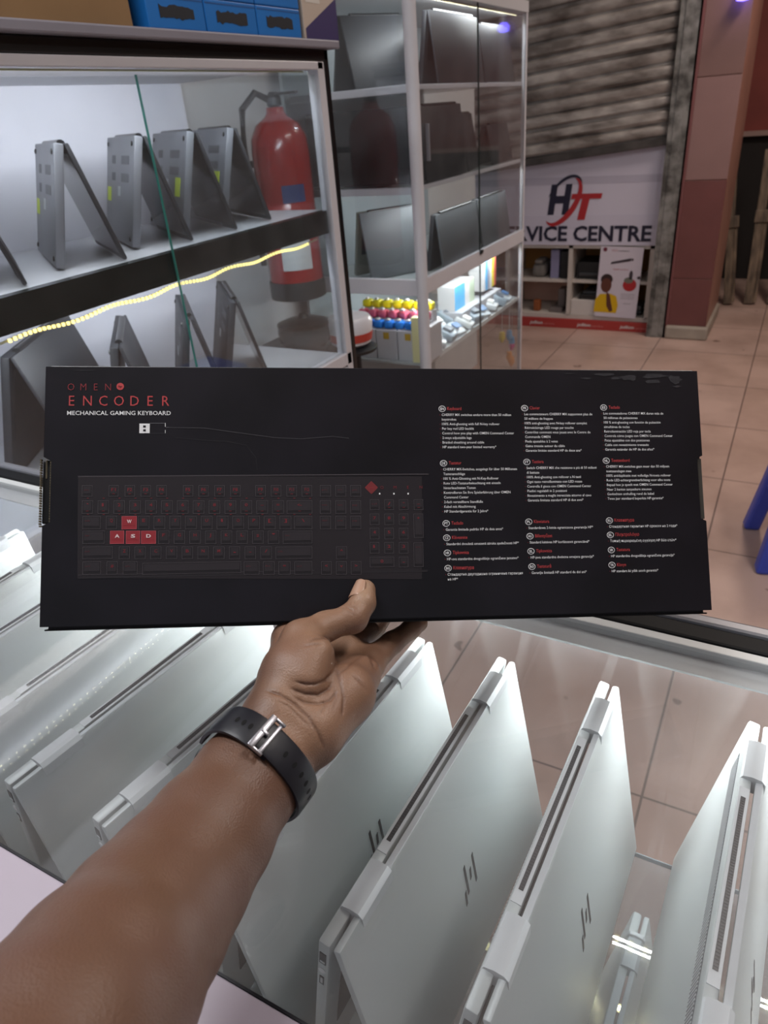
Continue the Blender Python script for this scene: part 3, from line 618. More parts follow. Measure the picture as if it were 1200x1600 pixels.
mb = MB(); mb.box(PX-.008, PX-.003, PY+.022, ym, ZR, ZTOP, GLASS_CAB); mb.box(PX-.008, PX-.003, PY+.022, ym-.0, .1, ZR-.055, GLASS_CAB); mb.box(PX-.008, PX-.002, ym, ym+.003, .1, ZTOP, mat('dark_glass_edge', '25322F', .3)); mb.build('glass_door', mc)
mb = MB(); mb.box(PX-.008, PX-.003, ym+.004, QY-.02, ZR, ZTOP, GLASS_CAB); mb.box(PX-.008, PX-.003, ym+.004, QY-.02, .1, ZR-.055, GLASS_CAB); mb.build('glass_door', mc)
mb = MB(); mb.box(PX-.003, PX+.006, ym-.012, ym+.016, ZR-.012, ZR+.004, mat('steel_clip', '50545A', .3, .8), None, .002); mb.box(PX-.003, PX+.01, PY+.08, PY+.088, 1.31, 1.42, ALUG, None, .002); mb.build('door_handle', mc)
mb = MB(); mb.box(QX+.01, PX-.02, PY+.006, PY+.01, ZR, ZTOP, GLASS_CAB); mb.build('side_glass', mc)
mb = MB(); mb.box(QX, PX-.02, PY, QY, 0, .1, WHITE); mb.build('plinth', mc)
led_strip(mc, (PX-.04, PY+.04, ZTOP-.004), (PX-.04, QY-.04, ZTOP-.004), 70, 3.2, (-.8, 0, -1), col=(.93, .97, 1))
led_strip(mc, (PX-.035, PY+.04, ZR-.057), (PX-.035, QY-.04, ZR-.057), 70, 3.4, (-.8, 0, -1), col=(.95, .98, 1))
led_strip(mc, (PX-.035, PY+.04, 1.226), (PX-.035, QY-.04, 1.226), 70, 2.4, (-.8, 0, -1), col=(.93, .97, 1))
BG = 'black laptops in the corner cabinet'
def sl(nx, ny, fx_, fy, z, lb, D=.22, sp=.06, base=DARKL, lid=DARKL, L=.34):
    dark_laptop('dark_laptop', lb, (nx, ny), (fx_, fy), z, Lw=L, D=D, spread=sp, group=BG, base=base, lid=lid, stickers=0)
sl(-1.42, 2.40, -1.26, 2.67, 1.53, 'large dark laptop tent on the top shelf left of the white corner post', D=.222, sp=.07, L=.27, lid=mat('lid_charcoal', '2C2E33', .5, .05))
sl(-1.175, 2.55, -1.175, 2.97, 1.53, 'dark laptop tent on the top shelf right behind the corner post', D=.21, sp=.028, L=.42, lid=mat('lid_charcoal', '2C2E33', .5, .05))
sl(-1.20, 3.04, -1.20, 3.35, 1.53, 'dark laptop tent on the top shelf at the far end of the corner cabinet', D=.2, sp=.035)
def monitor(x0, x1, y, z, h, lb):
    t = thing('black_monitor', lb, 'monitor', loc((x0+x1)/2, y, z), 'black monitors in the corner cabinet')
    a = (x1-x0)/2
    mb = MB(); mb.box(-a, a, -.012, .02, .01, h, DK, None, .004); mb.build('casing', t)
    mb = MB(); mb.box(-a+.008, a-.008, -.0135, -.012, .022, h-.008, mat('matt_screen', '08090B', .45)); mb.build('screen', t)
    mb = MB(); mb.box(-a*.4, a*.4, -.03, .08, 0, .01, DK, None, .003); mb.build('stand', t)
monitor(-1.56, -1.16, 2.36, 1.235, .24, 'wide black screen filling the middle shelf left of the corner post')
sl(-1.18, 2.45, -1.18, 2.75, 1.235, 'black laptop tent on the middle shelf right behind the corner post', D=.235, sp=.025, L=.36)
sl(-1.19, 2.82, -1.25, 3.1, 1.235, 'black laptop tent on the middle shelf in front of the door gap', D=.2, sp=.035, L=.26)
sl(-1.2, 3.13, -1.2, 3.37, 1.235, 'black laptop tent on the middle shelf at the far end', D=.15, sp=.03, L=.25)
sl(-1.41, 2.40, -1.27, 2.62, ZR-.02, 'grey laptop tent on the lower shelf left of the corner post', D=.235, sp=.06, L=.26, lid=mat('lid_grey', '5C6064', .5, .1), base=mat('lid_olive', '6E6E62', .4))
sl(-1.175, 2.55, -1.175, 2.9, ZR-.02, 'grey laptop tent on the lower shelf right behind the corner post', D=.2, sp=.026, L=.39, lid=mat('lid_grey', '5C6064', .5, .1))
sl(-1.185, 2.98, -1.185, 3.25, ZR-.02, 'grey laptop tent on the lower shelf at the far end', D=.2, sp=.03, lid=mat('lid_grey', '5C6064', .5, .1))
# goods in the lit compartment under the rail
cart = mat('grey_white_carton', 'B9BCC2', .5); 
for i in range(3):
    x0 = -1.44+i*.092
    t = thing('tall_carton', ['leftmost tall pale carton under the coloured packs', 'middle tall pale carton under the coloured packs', 'tall pale carton beside the corner post'][i], 'box', loc(x0+.045, PY+.1, .63), 'pale cartons under the coloured packs')
    mb = MB(); mb.box(-.044, .044, -.06, .06, 0, .115, cart, None, .002); mb.build('carton', t)
    mb = MB(); mb.box(-.012, .012, -.0612, -.06, .08, .105, mat('mustard_logo', 'B89A3A', .5)); mb.build('printed_mark', t)
t = thing('tall_carton', 'white carton with a blue edge stripe beside the corner post', 'box', loc(-1.145, PY+.1, .63))
mb = MB(); mb.box(-.02, .02, -.06, .06, 0, .13, cart, None, .002); mb.build('carton', t)
mb = MB(); mb.box(-.019, -.004, -.0612, -.06, .01, .09, mat('blue_print', '2F78C8', .5)); mb.build('blue_stripe', t)
PK = [('yellow', mat('yellow_pack', 'E6DC1E', .4)), ('pink', mat('pink_pack', 'D2607A', .4)), ('blue', mat('blue_pack', '2A7AD8', .4))]
order = ['first', 'second', 'third', 'fourth', 'fifth', 'sixth', 'seventh']
for r, (cn, m) in enumerate(PK):
    proto = None
    for k in range(7):
        x = -1.43+k*.044; y = PY+.145-r*.04; z = .746+(2-r)*.028
        if proto is None:
            t = thing('ink_pack', '', 'pack', loc(x, y, z), '%s ink packs on the pale cartons' % cn)
            mb = MB(); mb.box(-.019, .019, -.018, .018, 0, .03, m, None, .009); sm(mb.build('pack_body', t))
            mb = MB(); mb.box(-.007, .007, -.012, .0, .03, .038, PAPER, None, .003); mb.build('cap', t); proto = t
        else:
            t = copy_tree(proto); t.matrix_world = loc(x, y, z, random.uniform(-.3, .3))
        t['label'] = 'small %s ink pack, %s from the left in the %s row on the cartons' % (cn, order[k], ['back', 'middle', 'front'][r])
    if r < 2:   # carton tray that lifts the rows behind
        tag_ = 'pale tray under the %s ink packs' % cn
        mb = MB(); mb.box(-1.455, -1.145, PY+.145-r*.04-.019, PY+.145-r*.04+.019, .745, .745+(2-r)*.028, cart); tag(mb.build('riser_tray'), tag_, 'tray')
# clear packs heaped on the right part of the lit shelf
CP = [mat('clear_pack_a', 'C9D4DA', .25), mat('clear_pack_b', 'DDE3E6', .2), mat('clear_pack_c', '9FB0BC', .3)]
random.seed(11)
for i in range(30):
    k = i % 10; r = i//10
    x = PX-.06-.085*r; y = PY+.12+k*.098; z = .63+.022+.012*r
    T = Matrix.Translation((x, y, z)) @ Matrix.Rotation(random.uniform(-.5, .5), 4, 'Z') @ Matrix.Rotation(random.uniform(.25, .5), 4, 'Y')
    t = thing('clear_pack', ['clear plastic pack along the front shelf edge, %s from the corner post', 'clear plastic pack in the second row of the lit shelf, %s from the corner post', 'clear plastic pack in the back row of the lit shelf, %s from the corner post'][r] % (order+['eighth', 'ninth', 'tenth'])[k], 'pack', T, 'clear packs on the lit shelf')
    mb = MB(); mb.box(-.04, .04, -.03, .03, -.004, .012+.008*(i % 3), CP[i % 3], None, .006); sm(mb.build('blister', t))
    mb = MB(); mb.box(-.018, .018, -.018, .018, .02+.0*(i % 3), .024+.008*(i % 3), [mat('pack_insert_blue', '4C78A8', .4), mat('pack_insert_white', 'EDEFF0', .4), mat('pack_insert_grey', '6C7680', .4)][(i*7) % 3], None, .001); mb.build('insert', t)
def strip_box(x0, x1, y0, y1, z0, z1, lb, bands, m=PAPER):
    t = thing('striped_box', lb, 'box', loc((x0+x1)/2, (y0+y1)/2, z0)); a, b, c = (x1-x0)/2, (y1-y0)/2, z1-z0
    mb = MB(); mb.box(-a, a, -b, b, 0, c, m, None, .002); mb.build('carton', t)
    mb = MB(); w_ = 2*b/len(bands)
    for i, q in enumerate(bands):
        if q: mb.box(a, a+.0008, -b+i*w_, -b+(i+1)*w_, .0, c, q)
    if mb.v: mb.build('colour_bands', t)
yb = onx(765, 470, -1.2)[1]
strip_box(-1.27, -1.2, yb-.08, yb+.08, .72, .875, 'white box with blue yellow and red bands above the clear packs', [None, mat('cyan_band', '58A8DC', .5), mat('grey_band', '9A9AA8', .5), None, mat('yellow_band', 'D8CC30', .5), mat('red_band', 'C85A4C', .5)])
strip_box(-1.30, -1.22, yb-.36, yb-.14, .70, .80, 'light blue printed box lying behind the clear packs', [mat('sky_band', '5AB0E0', .5), mat('sky_band', '5AB0E0', .5), None, mat('mint_band', 'B8C8B0', .5)])
mb = MB(); mb.box(-1.315, -1.18, yb-.38, yb+.1, .63, .70, cart, None, .003); tag(mb.build('pale_flat_carton'), 'long pale carton lying under the striped boxes', 'box')
mb = MB(); mb.box(-1.19, -1.15, PY+.03, PY+.06, .63, .80, mat('yellow_white_box', 'D4D2A0', .5), None, .002); mb.box(-1.15, -1.149, PY+.03, PY+.06, .64, .78, mat('yellow_band', 'D8CC30', .5)); tag(mb.build('slim_box'), 'slim pale yellow box standing right behind the corner post', 'box')
# hanging earphones and little packs under the lit shelf
HG = [('D88A30', 'orange'), ('D88A30', 'orange'), ('3A9AD0', 'blue'), ('3A9AD0', 'blue'), ('C83A90', 'magenta'), ('D8C040', 'yellow')]
for i, (c, cn) in enumerate(HG):
    px = [797, 808, 797, 812, 803, 786][i]; py = [565, 565, 532, 532, 545, 535][i]
    p = onx(px, py, -1.150); p[1] = min(p[1], 3.37); p[0] = -1.155; mb = MB(); mb.tube([(0, 0, 0), (0, 0, .02), (0, 0, .05)], [.006, .016, .012], mat('hang_'+cn, c, .4), 12)
    mb.tube([(0, 0, .05), (0, 0, .624-p[2])], .0015, WHITE, 6)
    o = mb.build('hanging_pack'); o.location = (p[0], p[1], p[2])
    tag(o, ['small orange pack hanging lowest on the left by the end post', 'small orange pack hanging lowest beside the end post', 'bright blue pack hanging above the orange ones', 'bright blue pack hanging nearest the end post', 'magenta pack hanging between blue and orange packs', 'yellow pack hanging left of the blue ones'][i], 'pack', 'small packs hanging under the lit shelf')
# stand of rings left of the cartons, in the gap between the two cabinets
g = ony(560, 530, 2.1)
t = thing('helmet_tub', 'white and red rounded tub on a dark round stand between the cabinets', 'tub', loc(g[0]-.03, 2.1, g[2]-.02))
mb = MB(); mb.lathe([(.001, 0), (.055, 0), (.07, .01), (.078, .05), (.08, .085), (.07, .1), (.03, .108), (.001, .11)], mat('tub_white', 'C9C6CA', .3, 0, .5), 28); sm(mb.build('body', t))
mb = MB(); mb.lathe([(.0745, .02), (.0785, .048)], mat('tub_red', 'B03A2E', .35), 28); mb.build('red_band', t)
t = thing('round_stand', 'dark round stand under the white and red tub', 'stand', loc(g[0]-.03, 2.1, 0))
mb = MB(); mb.lathe([(.04, g[2]-.045), (.088, g[2]-.04), (.09, g[2]-.03), (.06, g[2]-.021), (.001, g[2]-.021)], DK, 28); sm(mb.build('plate', t))
mb = MB(); mb.lathe([(.07, 0), (.07, .02), (.03, .03), (.03, g[2]-.045), (.001, g[2]-.045)], DK, 20); sm(mb.build('column', t))
# ------------------------------------------------------------------ the keyboard box held over the counter
BC0 = np.array((-.258, -.111, .542)); BA = np.array((.518, -.006, .048)); BB = np.array((.004, .196, -.018))
BW, BH, BD = float(np.linalg.norm(BA)), float(np.linalg.norm(BB)), .046
ax, ay = R @ (BA/BW), -(R @ (BB/BH)); az = np.cross(ax, ay)
o_ = CW(BC0)
MBX = Matrix(((ax[0], ay[0], az[0], o_[0]), (ax[1], ay[1], az[1], o_[1]), (ax[2], ay[2], az[2], o_[2]), (0, 0, 0, 1)))
_MI = np.linalg.inv(np.array([[MBX[i][j] for j in range(4)] for i in range(4)]))
def bx(px, py):
    """box-face coordinates (x right, y up from the top left corner, metres) of a photo point"""
    r = ray(px, py); t = (o_-CAM).dot(az)/r.dot(az); p = CAM+t*r; q = _MI @ np.append(p, 1); return float(q[0]), float(q[1])
kb = thing('keyboard_box', 'long black box for a mechanical gaming keyboard held up in the hand', 'box', MBX)
CARD = mat('black_printed_card', '1C1920', .33, 0, .5, .25, 14, .06, 25, col2='131116')
CARDE = mat('card_edge', '0A090B', .5); CORR = mat('corrugated_edge', '6E6450', .7, 0, .3, .4, 300)
mb = MB()
# body outline with the two hand slots cut into the short sides
sl_t, sl_b = bx(70, 714)[1], bx(70, 822)[1]; sr_t, sr_b = bx(1095, 712)[1], bx(1098, 814)[1]; dn = .0045
pts = [(0, 0), (BW, 0), (BW, sr_t), (BW-dn, sr_t-.002), (BW-dn, sr_b+.002), (BW, sr_b), (BW, -BH), (0, -BH), (0, sl_b), (dn+.001, sl_b+.003), (dn+.001, sl_t-.003), (0, sl_t)]
mb.prism(pts, -BD, 0, CARD); mb.build('carton', kb)
mb = MB(); mb.box(-.002, dn*1.2, sl_b+.002, sl_t-.002, -.012, -.004, CARDE, None, .001); mb.build('slot_lining', kb)
mb = MB()
for x_ in (-.0028, .0046):
    for i in range(26):
        y_ = sl_b+.001+i*(sl_t-sl_b-.002)/26; mb.box(x_, x_+.0009, y_, y_+.0014, -.004, -.0006, CORR)
mb.box(-.0026, .0050, sl_b-.0006, sl_b+.0004, -.004, -.0006, CORR); mb.box(.0004, .0016, sl_t-.016, sl_t-.002, -.0045, -.0035, CORR); mb.build('corrugated_tab', kb)
mb = MB(); mb.box(BW-dn, BW+.001, sr_b+.002, sr_t-.002, -.006, -.004, mat('corr_dark', '46423C', .7)); mb.box(BW-dn, BW+.002, sr_b-.001, sr_t+.001, -.010, -.007, CARDE, None, .001); mb.build('corrugated_tab', kb)
mb = MB(); mb.box(.002, BW-.002, -BH-.0032, -BH-.0022, -BD, -.004, CARDE); mb.box(.004, BW-.004, -BH-.0022, -BH, -BD+.004, -.006, mat('flap_white_edge', '3A383C', .6)); mb.build('bottom_flap', kb)
mb = MB(); mb.box(.003, BW-.003, -.0008, .0008, -BD+.002, -.0008, CARD, None, .0006); mb.build('top_flap', kb)
PR = mat('print_red', 'C44A4C', .45); PRD = mat('print_deep_red', '8A3036', .45); PW = mat('print_white', 'F6F6F6', .45); PDR = mat('print_dim_red', '7A2A32', .45)
def bt(mb, s, px, py, cap, m, width=None, xs=.9, bold=0, spacing=False, z=.0003, pc=False):
    x, y = bx(px, py)
    if width: width = bx(px+width, py)[0]-x
    add_text(mb, s, x, y, cap, m, z=z, width=width, xs=xs, bold=bold, spacing=spacing)
mb = MB(); bt(mb, 'OMEN', 111, 610, .0057, PRD, width=58, spacing=True, bold=-.008); mb.build('brand_lettering', kb)
mb = MB(); x, y = bx(188, 604); blob(mb, x, y, .0028, .0028, PR, .0003, 20)
add_text(mb, 'hp', x-.0013, y-.0008, .0018, CARD, z=.0005, width=.0026, shear=.2); mb.build('round_logo', kb)
mb = MB(); bt(mb, 'ENCODER', 112, 634, .0083, PR, width=147, spacing=True, bold=-.004); mb.build('title_lettering', kb)
mb = MB(); bt(mb, 'MECHANICAL GAMING KEYBOARD', 105, 648.5, .0033, PW, width=162, bold=.006); mb.build('subtitle_lettering', kb)
# usb plug drawing and its thin cable line
def rectp(mb, x0, y0, x1, y1, m, z=.0003): mb.add([(x0, y0, z), (x1, y0, z), (x1, y1, z), (x0, y1, z)], [[0, 1, 2, 3]], m)
def rpx(mb, a, b, c, d, m, z=.0003): p, q = bx(a, b), bx(c, d); rectp(mb, p[0], q[1], q[0], p[1], m, z)
def frame(mb, x0, y0, x1, y1, w, m, z):
    rectp(mb, x0, y0, x1, y0+w, m, z); rectp(mb, x0, y1-w, x1, y1, m, z); rectp(mb, x0, y0+w, x0+w, y1-w, m, z); rectp(mb, x1-w, y0+w, x1, y1-w, m, z)
mb = MB(); rpx(mb, 218, 662, 234, 677, PW); rpx(mb, 224, 665, 228, 668, CARD, .0005); rpx(mb, 224, 671, 228, 674, CARD, .0005)
DL = mat('print_line', '6A686E', .45); rpx(mb, 234, 661, 259, 661.8, DL); rpx(mb, 234, 677, 258, 677.6, mat('print_line_dim', '3C3A40', .45)); rpx(mb, 258, 661, 258.8, 667, PW); rpx(mb, 258, 672, 258.8, 677, PW); rpx(mb, 259, 667.5, 264, 668.2, DL); mb.build('usb_plug_print', kb)
mb = MB(); CL = mat('print_cable', '4A484C', .45)
def line(mb, pp, w, m, z=.0003):
    q = [bx(*p) for p in pp]; vs = []; 
    for i, (x, y) in enumerate(q):
        a = q[max(0, i-1)]; b = q[min(len(q)-1, i+1)]; dx, dy = b[0]-a[0], b[1]-a[1]; l = math.hypot(dx, dy); vs += [(x-dy/l*w/2, y+dx/l*w/2, z), (x+dy/l*w/2, y-dx/l*w/2, z)]
    mb.add(vs, [(2*i, 2*i+2, 2*i+3, 2*i+1) for i in range(len(q)-1)], m)
line(mb, [(264, 668), (320, 669), (370, 676), (430, 684), (470, 686), (520, 682), (545, 685)], .0004, CL)
line(mb, [(275, 684), (320, 688), (355, 690), (385, 696), (400, 715), (402, 735)], .0003, mat('print_cable_dim', '2E2C30', .45))
mb.build('cable_print', kb)
# keyboard picture
def kx(cx, cy): return bx(cx/1.9355+60, cy/1.9355+560)
KB0 = mat('print_keyboard_plate', '292428', .42); KE = mat('print_key_edge', '5A5458', .45); KF = mat('print_key_face', '211D21', .45); KR = mat('print_key_red', '9A3038', .45); KRE = mat('print_key_red_edge', 'C8606A', .45)
PL = mat('print_plate_line', '4E484C', .45)
mb = MB(); a = kx(120, 357); b = kx(1160, 357); c = kx(1160, 668); d = kx(118, 665)
mb.add([(a[0], a[1], .0002), (b[0]+.0, b[1], .0002), (c[0], c[1], .0002), (d[0], d[1], .0002)], [[0, 1, 2, 3]], KB0)
a = kx(120, 357); b = kx(1180, 353); rectp(mb, a[0], a[1]-.0005, b[0], a[1]+.0003, PL, .00035); 
a = kx(120, 655); b = kx(835, 655); rectp(mb, a[0], a[1]-.0004, b[0], a[1]+.0003, mat('print_plate_low', '3A353A', .45), .00035); a = kx(120, 660); rectp(mb, a[0], a[1]-.0016, kx(1160, 0)[0], a[1], mat('print_plate_lip', '2A262A', .45), .0003)
mb.build('keyboard_plate_print', kb)
keys = []
def rowk(y, spans, h=38):
    for s in spans: keys.append((s[0], y-h/2, s[1], y+h/2, s[2] if len(s) > 2 else '', s[3] if len(s) > 3 else 0))
g = 30
rowk(401, [(132, 164, 'esc')]+[(x, x+g, 'F%d' % (i+1)) for i, x in enumerate((213, 262, 310, 358, 438, 485, 533, 581))]+[(x, x+g, 'F%d' % (i+9)) for i, x in enumerate((657, 704, 751, 797))]+[(852, 884, 'prt'), (899, 930, 'scr'), (944, 975, 'pse')], 34)
rowk(450, [(132+i*48.0, 132+i*48.0+34, s) for i, s in enumerate('`1234567890-=')]+[(752, 828, '<-'), (852, 884, 'ins'), (899, 930, 'hm'), (944, 975, 'pg')], 40)
rowk(497, [(134, 189, 'tab'), (205, 238, 'Q'), (252, 298, 'W', 1)]+[(302+i*47.6, 302+i*47.6+34, s) for i, s in enumerate('ERTYUIOP[]')]+[(774, 828, '\\'), (852, 884, 'del'), (899, 930, 'end'), (944, 975, 'pg')], 40)
rowk(541, [(134, 201, 'caps'), (217, 260, 'A', 1), (265, 308, 'S', 1), (311, 356, 'D', 1)]+[(363+i*47.4, 363+i*47.4+33, s) for i, s in enumerate("FGHJKL;'")]+[(740, 828, 'enter')], 40)
rowk(588, [(134, 225, 'shift')]+[(244+i*47.6, 244+i*47.6+33, s) for i, s in enumerate('ZXCVBNM,./')]+[(718, 828, 'shift'), (901, 933, '^')], 38)
rowk(634, [(134, 190, 'ctrl'), (207, 240, '#'), (256, 300, 'alt'), (315, 613, ''), (622, 668, 'alt'), (680, 714, 'fn'), (727, 762, '='), (775, 828, 'ctrl'), (856, 886, '<'), (901, 932, 'v'), (946, 976, '>')], 40)
rowk(443, [(1003, 1030, 'nl'), (1047, 1074, '/'), (1091, 1118, '*'), (1136, 1163, '-')], 32)
rowk(487, [(1003, 1030, '7'), (1047, 1074, '8'), (1091, 1118, '9')], 34); rowk(530, [(1003, 1030, '4'), (1047, 1074, '5'), (1091, 1118, '6')], 34); rowk(573, [(1003, 1030, '1'), (1047, 1074, '2'), (1091, 1118, '3')], 34)
keys += [(1136, 470, 1163, 543, '+', 0), (1136, 557, 1163, 631, 'ent', 0), (1003, 600, 1075, 632, '0', 0), (1091, 600, 1118, 632, '.', 0)]
m1 = MB(); m2 = MB(); m3 = MB()
for (x0, y0, x1, y1, s, hot) in keys:
    a = kx(x0, y1); b = kx(x1, y0); mm = m2 if hot else m1
    rectp(mm, a[0], a[1], b[0], b[1], KR if hot else KF, .0004); frame(mm, a[0], a[1], b[0], b[1], .00026, KRE if hot else KE, .0005)
    if not hot:   # lit keycap top and bright lower lip
        rectp(mm, a[0]+.0010, a[1]+.0024, b[0]-.0010, b[1]-.0008, mat('print_cap_top', '312C30', .45), .00055)
        if len(s) == 1 or s.startswith('F') or s in ('<-', '^'):
            w_ = .0022 if len(s) == 1 else .0034
            add_text(m3, s, (a[0]+b[0])/2-w_/2, b[1]-.0044, .0024, PDR, z=.0007, width=w_ if s not in 'IJ1' else .0014, bold=.02)
            if y0 < 470: rectp(m3, (a[0]+b[0])/2-.001, a[1]+.0018, (a[0]+b[0])/2+.001, a[1]+.0022, PDR, .0007)
        elif s: add_text(m3, s, a[0]+.0016, b[1]-.0040, .0014, mat('print_key_legend', '5C2A30', .45), z=.0007, width=min(.0036, (b[0]-a[0])*.6))
    else:
        add_text(m2, s, (a[0]+b[0])/2-.0016, b[1]-.0052, .0026, mat('print_key_letter', 'F0DCDC', .4), z=.0007, width=.0034, bold=.03)
        rectp(m2, a[0]+.001, a[1]+.003, b[0]-.001, a[1]+.0032, PRD, .0006)
for y in (423, 472):
    for x in list(range(150, 830, 48)): 
        a = kx(x-3, y+1); b = kx(x+3, y-1); rectp(m3, a[0], a[1], b[0], b[1], PDR, .0004)
m1.build('key_print', kb); m2.build('red_key_print', kb); m3.build('key_legend_print', kb)
# diamond emblem and wordmark on the pictured keyboard
mb = MB(); x, y = kx(1007, 391); s = .0049
for k, q in enumerate((1, .72, .45)):
    for j in range(4):
        a0, a1 = math.pi/2*j, math.pi/2*(j+1); w_ = .00035
        p0 = (x+s*q*math.cos(a0), y+s*q*math.sin(a0)); p1 = (x+s*q*math.cos(a1), y+s*q*math.sin(a1)); n_ = ((p0[0]+p1[0])/2-x, (p0[1]+p1[1])/2-y); l_ = math.hypot(*n_); n_ = (n_[0]/l_*w_, n_[1]/l_*w_)
        mb.add([(p0[0], p0[1], .0004), (p1[0], p1[1], .0004), (p1[0]-n_[0], p1[1]-n_[1], .0004), (p0[0]-n_[0], p0[1]-n_[1], .0004)], [[0, 1, 2, 3]], PR)
rectp(mb, x-.0022, y-.0003, x+.0022, y+.0003, PR, .0005); mb.build('diamond_emblem_print', kb)
mb = MB(); xx, yy = kx(1039, 395); add_text(mb, 'OMEN', xx, yy, .0025, PDR, z=.0004, width=kx(1157, 395)[0]-xx, spacing=True); 
for i, px_ in enumerate((1032, 1075, 1118)): 
    a = kx(px_-2, 412); b = kx(px_+2, 407); rectp(mb, a[0], a[1], b[0], b[1], PW, .0004)
mb.build('emblem_lettering_print', kb)
# language blocks
TX = [
 (690.7, 639, 'EN', 'Keyboard', ['CHERRY MX switches endure more than 50 million', '>keystrokes', '100% Anti-ghosting with full N-key rollover', 'Per key red LED backlit', 'Control how you play with OMEN Command Center', '2-ways adjustable legs', 'Braided sheathing around cable', 'HP standard two-year limited warranty*']),
 (819.5, 638, 'FR', 'Clavier', ['Les commutateurs CHERRY MX supportent plus de', '>50 millions de frappes', '100% anti-ghosting avec N-key rollover complet', 'R\u00e9tro\u00e9clairage LED rouge par touche', 'Contr\u00f4lez comment vous jouez avec le Centre de', '>Commande OMEN', 'Pieds ajustables \u00e0 2 voies', 'Gaine tress\u00e9e autour du c\u00e2ble', 'Garantie limit\u00e9e standard HP de deux ans*']),
 (943, 637, 'ES', 'Teclado', ['Los conmutadores CHERRY MX duran m\u00e1s de', '>50 millones de pulsaciones', '100 % anti-ghosting con funci\u00f3n de pulsaci\u00f3n', '>simult\u00e1nea de teclas', 'Retroiluminaci\u00f3n LED roja por tecla', 'Controla c\u00f3mo juegas con OMEN Command Center', 'Patas ajustables con dos posiciones', 'Cable con revestimiento trenzado', 'Garant\u00eda est\u00e1ndar de HP de dos a\u00f1os*']),
 (693, 724, 'DE', 'Tastatur', ['CHERRY MX-Switches, ausgelegt f\u00fcr \u00fcber 50 Millionen', '>Tastenanschl\u00e4ge', '100 % Anti-Ghosting mit N-Key-Rollover', 'Rote LED-Tastaturbeleuchtung mit einzeln', '>hinterleuchteten Tasten', 'Kontrollieren Sie Ihre Spielerfahrung \u00fcber OMEN', '>Command Center', '2-fach verstellbare Standf\u00fc\u00dfe', 'Kabel mit Abschirmung', 'HP Standardgarantie f\u00fcr 2 Jahre*']),
 (823, 722, 'IT', 'Tastiera', ['Switch CHERRY MX che resistono a pi\u00f9 di 50 milioni', '>di battute', '100% Anti-ghosting con rollover a N tasti', 'Ogni tasto retroilluminato con LED rosso', 'Controlla il gioco con OMEN Command Center', 'Piedini regolabili in 2 posizioni', 'Rivestimento a maglia intrecciata attorno al cavo', 'Garanzia limitata standard HP di due anni*']),
 (947, 720, 'NL', 'Toetsenbord', ['CHERRY MX-switches gaan meer dan 50 miljoen', '>toetsaanslagen mee', '100% antiduplicatie met volledige N-toets rollover', 'Rode LED-achtergrondverlichting voor elke toets', 'Bepaal hoe je speelt met OMEN Command Center', 'Naar 2 kanten aanpasbare steunen', 'Gevlochten omhulling rond de kabel', 'Twee jaar standaard beperkte HP-garantie*']),
 (697, 818, 'PT', 'Teclado', ['Garantia limitada padr\u00e3o HP de dois anos*']), (826, 815.5, 'PL', 'Klawiatura', ['Standardowa 2-letnia ograniczona gwarancja HP*']), (952, 813.5, 'RU', '\u041a\u043b\u0430\u0432\u0438\u0430\u0442\u0443\u0440\u0430', ['\u0421\u0442\u0430\u043d\u0434\u0430\u0440\u0442\u043d\u0430\u044f \u0433\u0430\u0440\u0430\u043d\u0442\u0438\u044f HP \u0441\u0440\u043e\u043a\u043e\u043c \u043d\u0430 2 \u0433\u043e\u0434\u0430*']),
 (698, 840.5, 'CZ', 'Kl\u00e1vesnice', ['Standardn\u00ed dvoulet\u00e1 omezen\u00e1 z\u00e1ruka spole\u010dnosti HP*']), (828, 838, 'HU', 'Billenty\u0171zet', ['Standard k\u00e9t\u00e9ves HP korl\u00e1tozott garanci\u00e1val*']), (953.5, 836, 'EL', '\u03a0\u03bb\u03b7\u03ba\u03c4\u03c1\u03bf\u03bb\u03cc\u03b3\u03b9\u03bf', ['\u03a4\u03c5\u03c0\u03b9\u03ba\u03ae \u03c0\u03b5\u03c1\u03b9\u03bf\u03c1\u03b9\u03c3\u03bc\u03ad\u03bd\u03b7 \u03b5\u03b3\u03b3\u03cd\u03b7\u03c3\u03b7 HP \u03b4\u03cd\u03bf \u03b5\u03c4\u03ce\u03bd*']),
 (699, 864, 'HR', 'Tipkovnica', ['HP-ova standardna dvogodi\u0161nje ograni\u010deno jamstvo*']), (829.5, 861.5, 'SL', 'Tipkovnica', ['HP-jeva standardna dveletna omejena garancija*']), (955, 859.5, 'SR', 'Tastatura', ['HP standardna dvogodi\u0161nja ograni\u010dena garancija*']),
 (700, 888, 'BG', '\u041a\u043b\u0430\u0432\u0438\u0430\u0442\u0443\u0440\u0430', ['\u0421\u0442\u0430\u043d\u0434\u0430\u0440\u0442\u043d\u0430 \u0434\u0432\u0443\u0433\u043e\u0434\u0438\u0448\u043d\u0430 \u043e\u0433\u0440\u0430\u043d\u0438\u0447\u0435\u043d\u0430 \u0433\u0430\u0440\u0430\u043d\u0446\u0438\u044f', '>\u043d\u0430 HP*']), (831, 885.5, 'RO', 'Tastatur\u0103', ['Garan\u0163ie limitat\u0103 HP standard de doi ani*']), (956, 883, 'TR', 'Klavye', ['HP standart iki y\u0131ll\u0131k s\u0131n\u0131rl\u0131 garantisi*'])]
mw = MB(); mr = MB(); mo = MB()
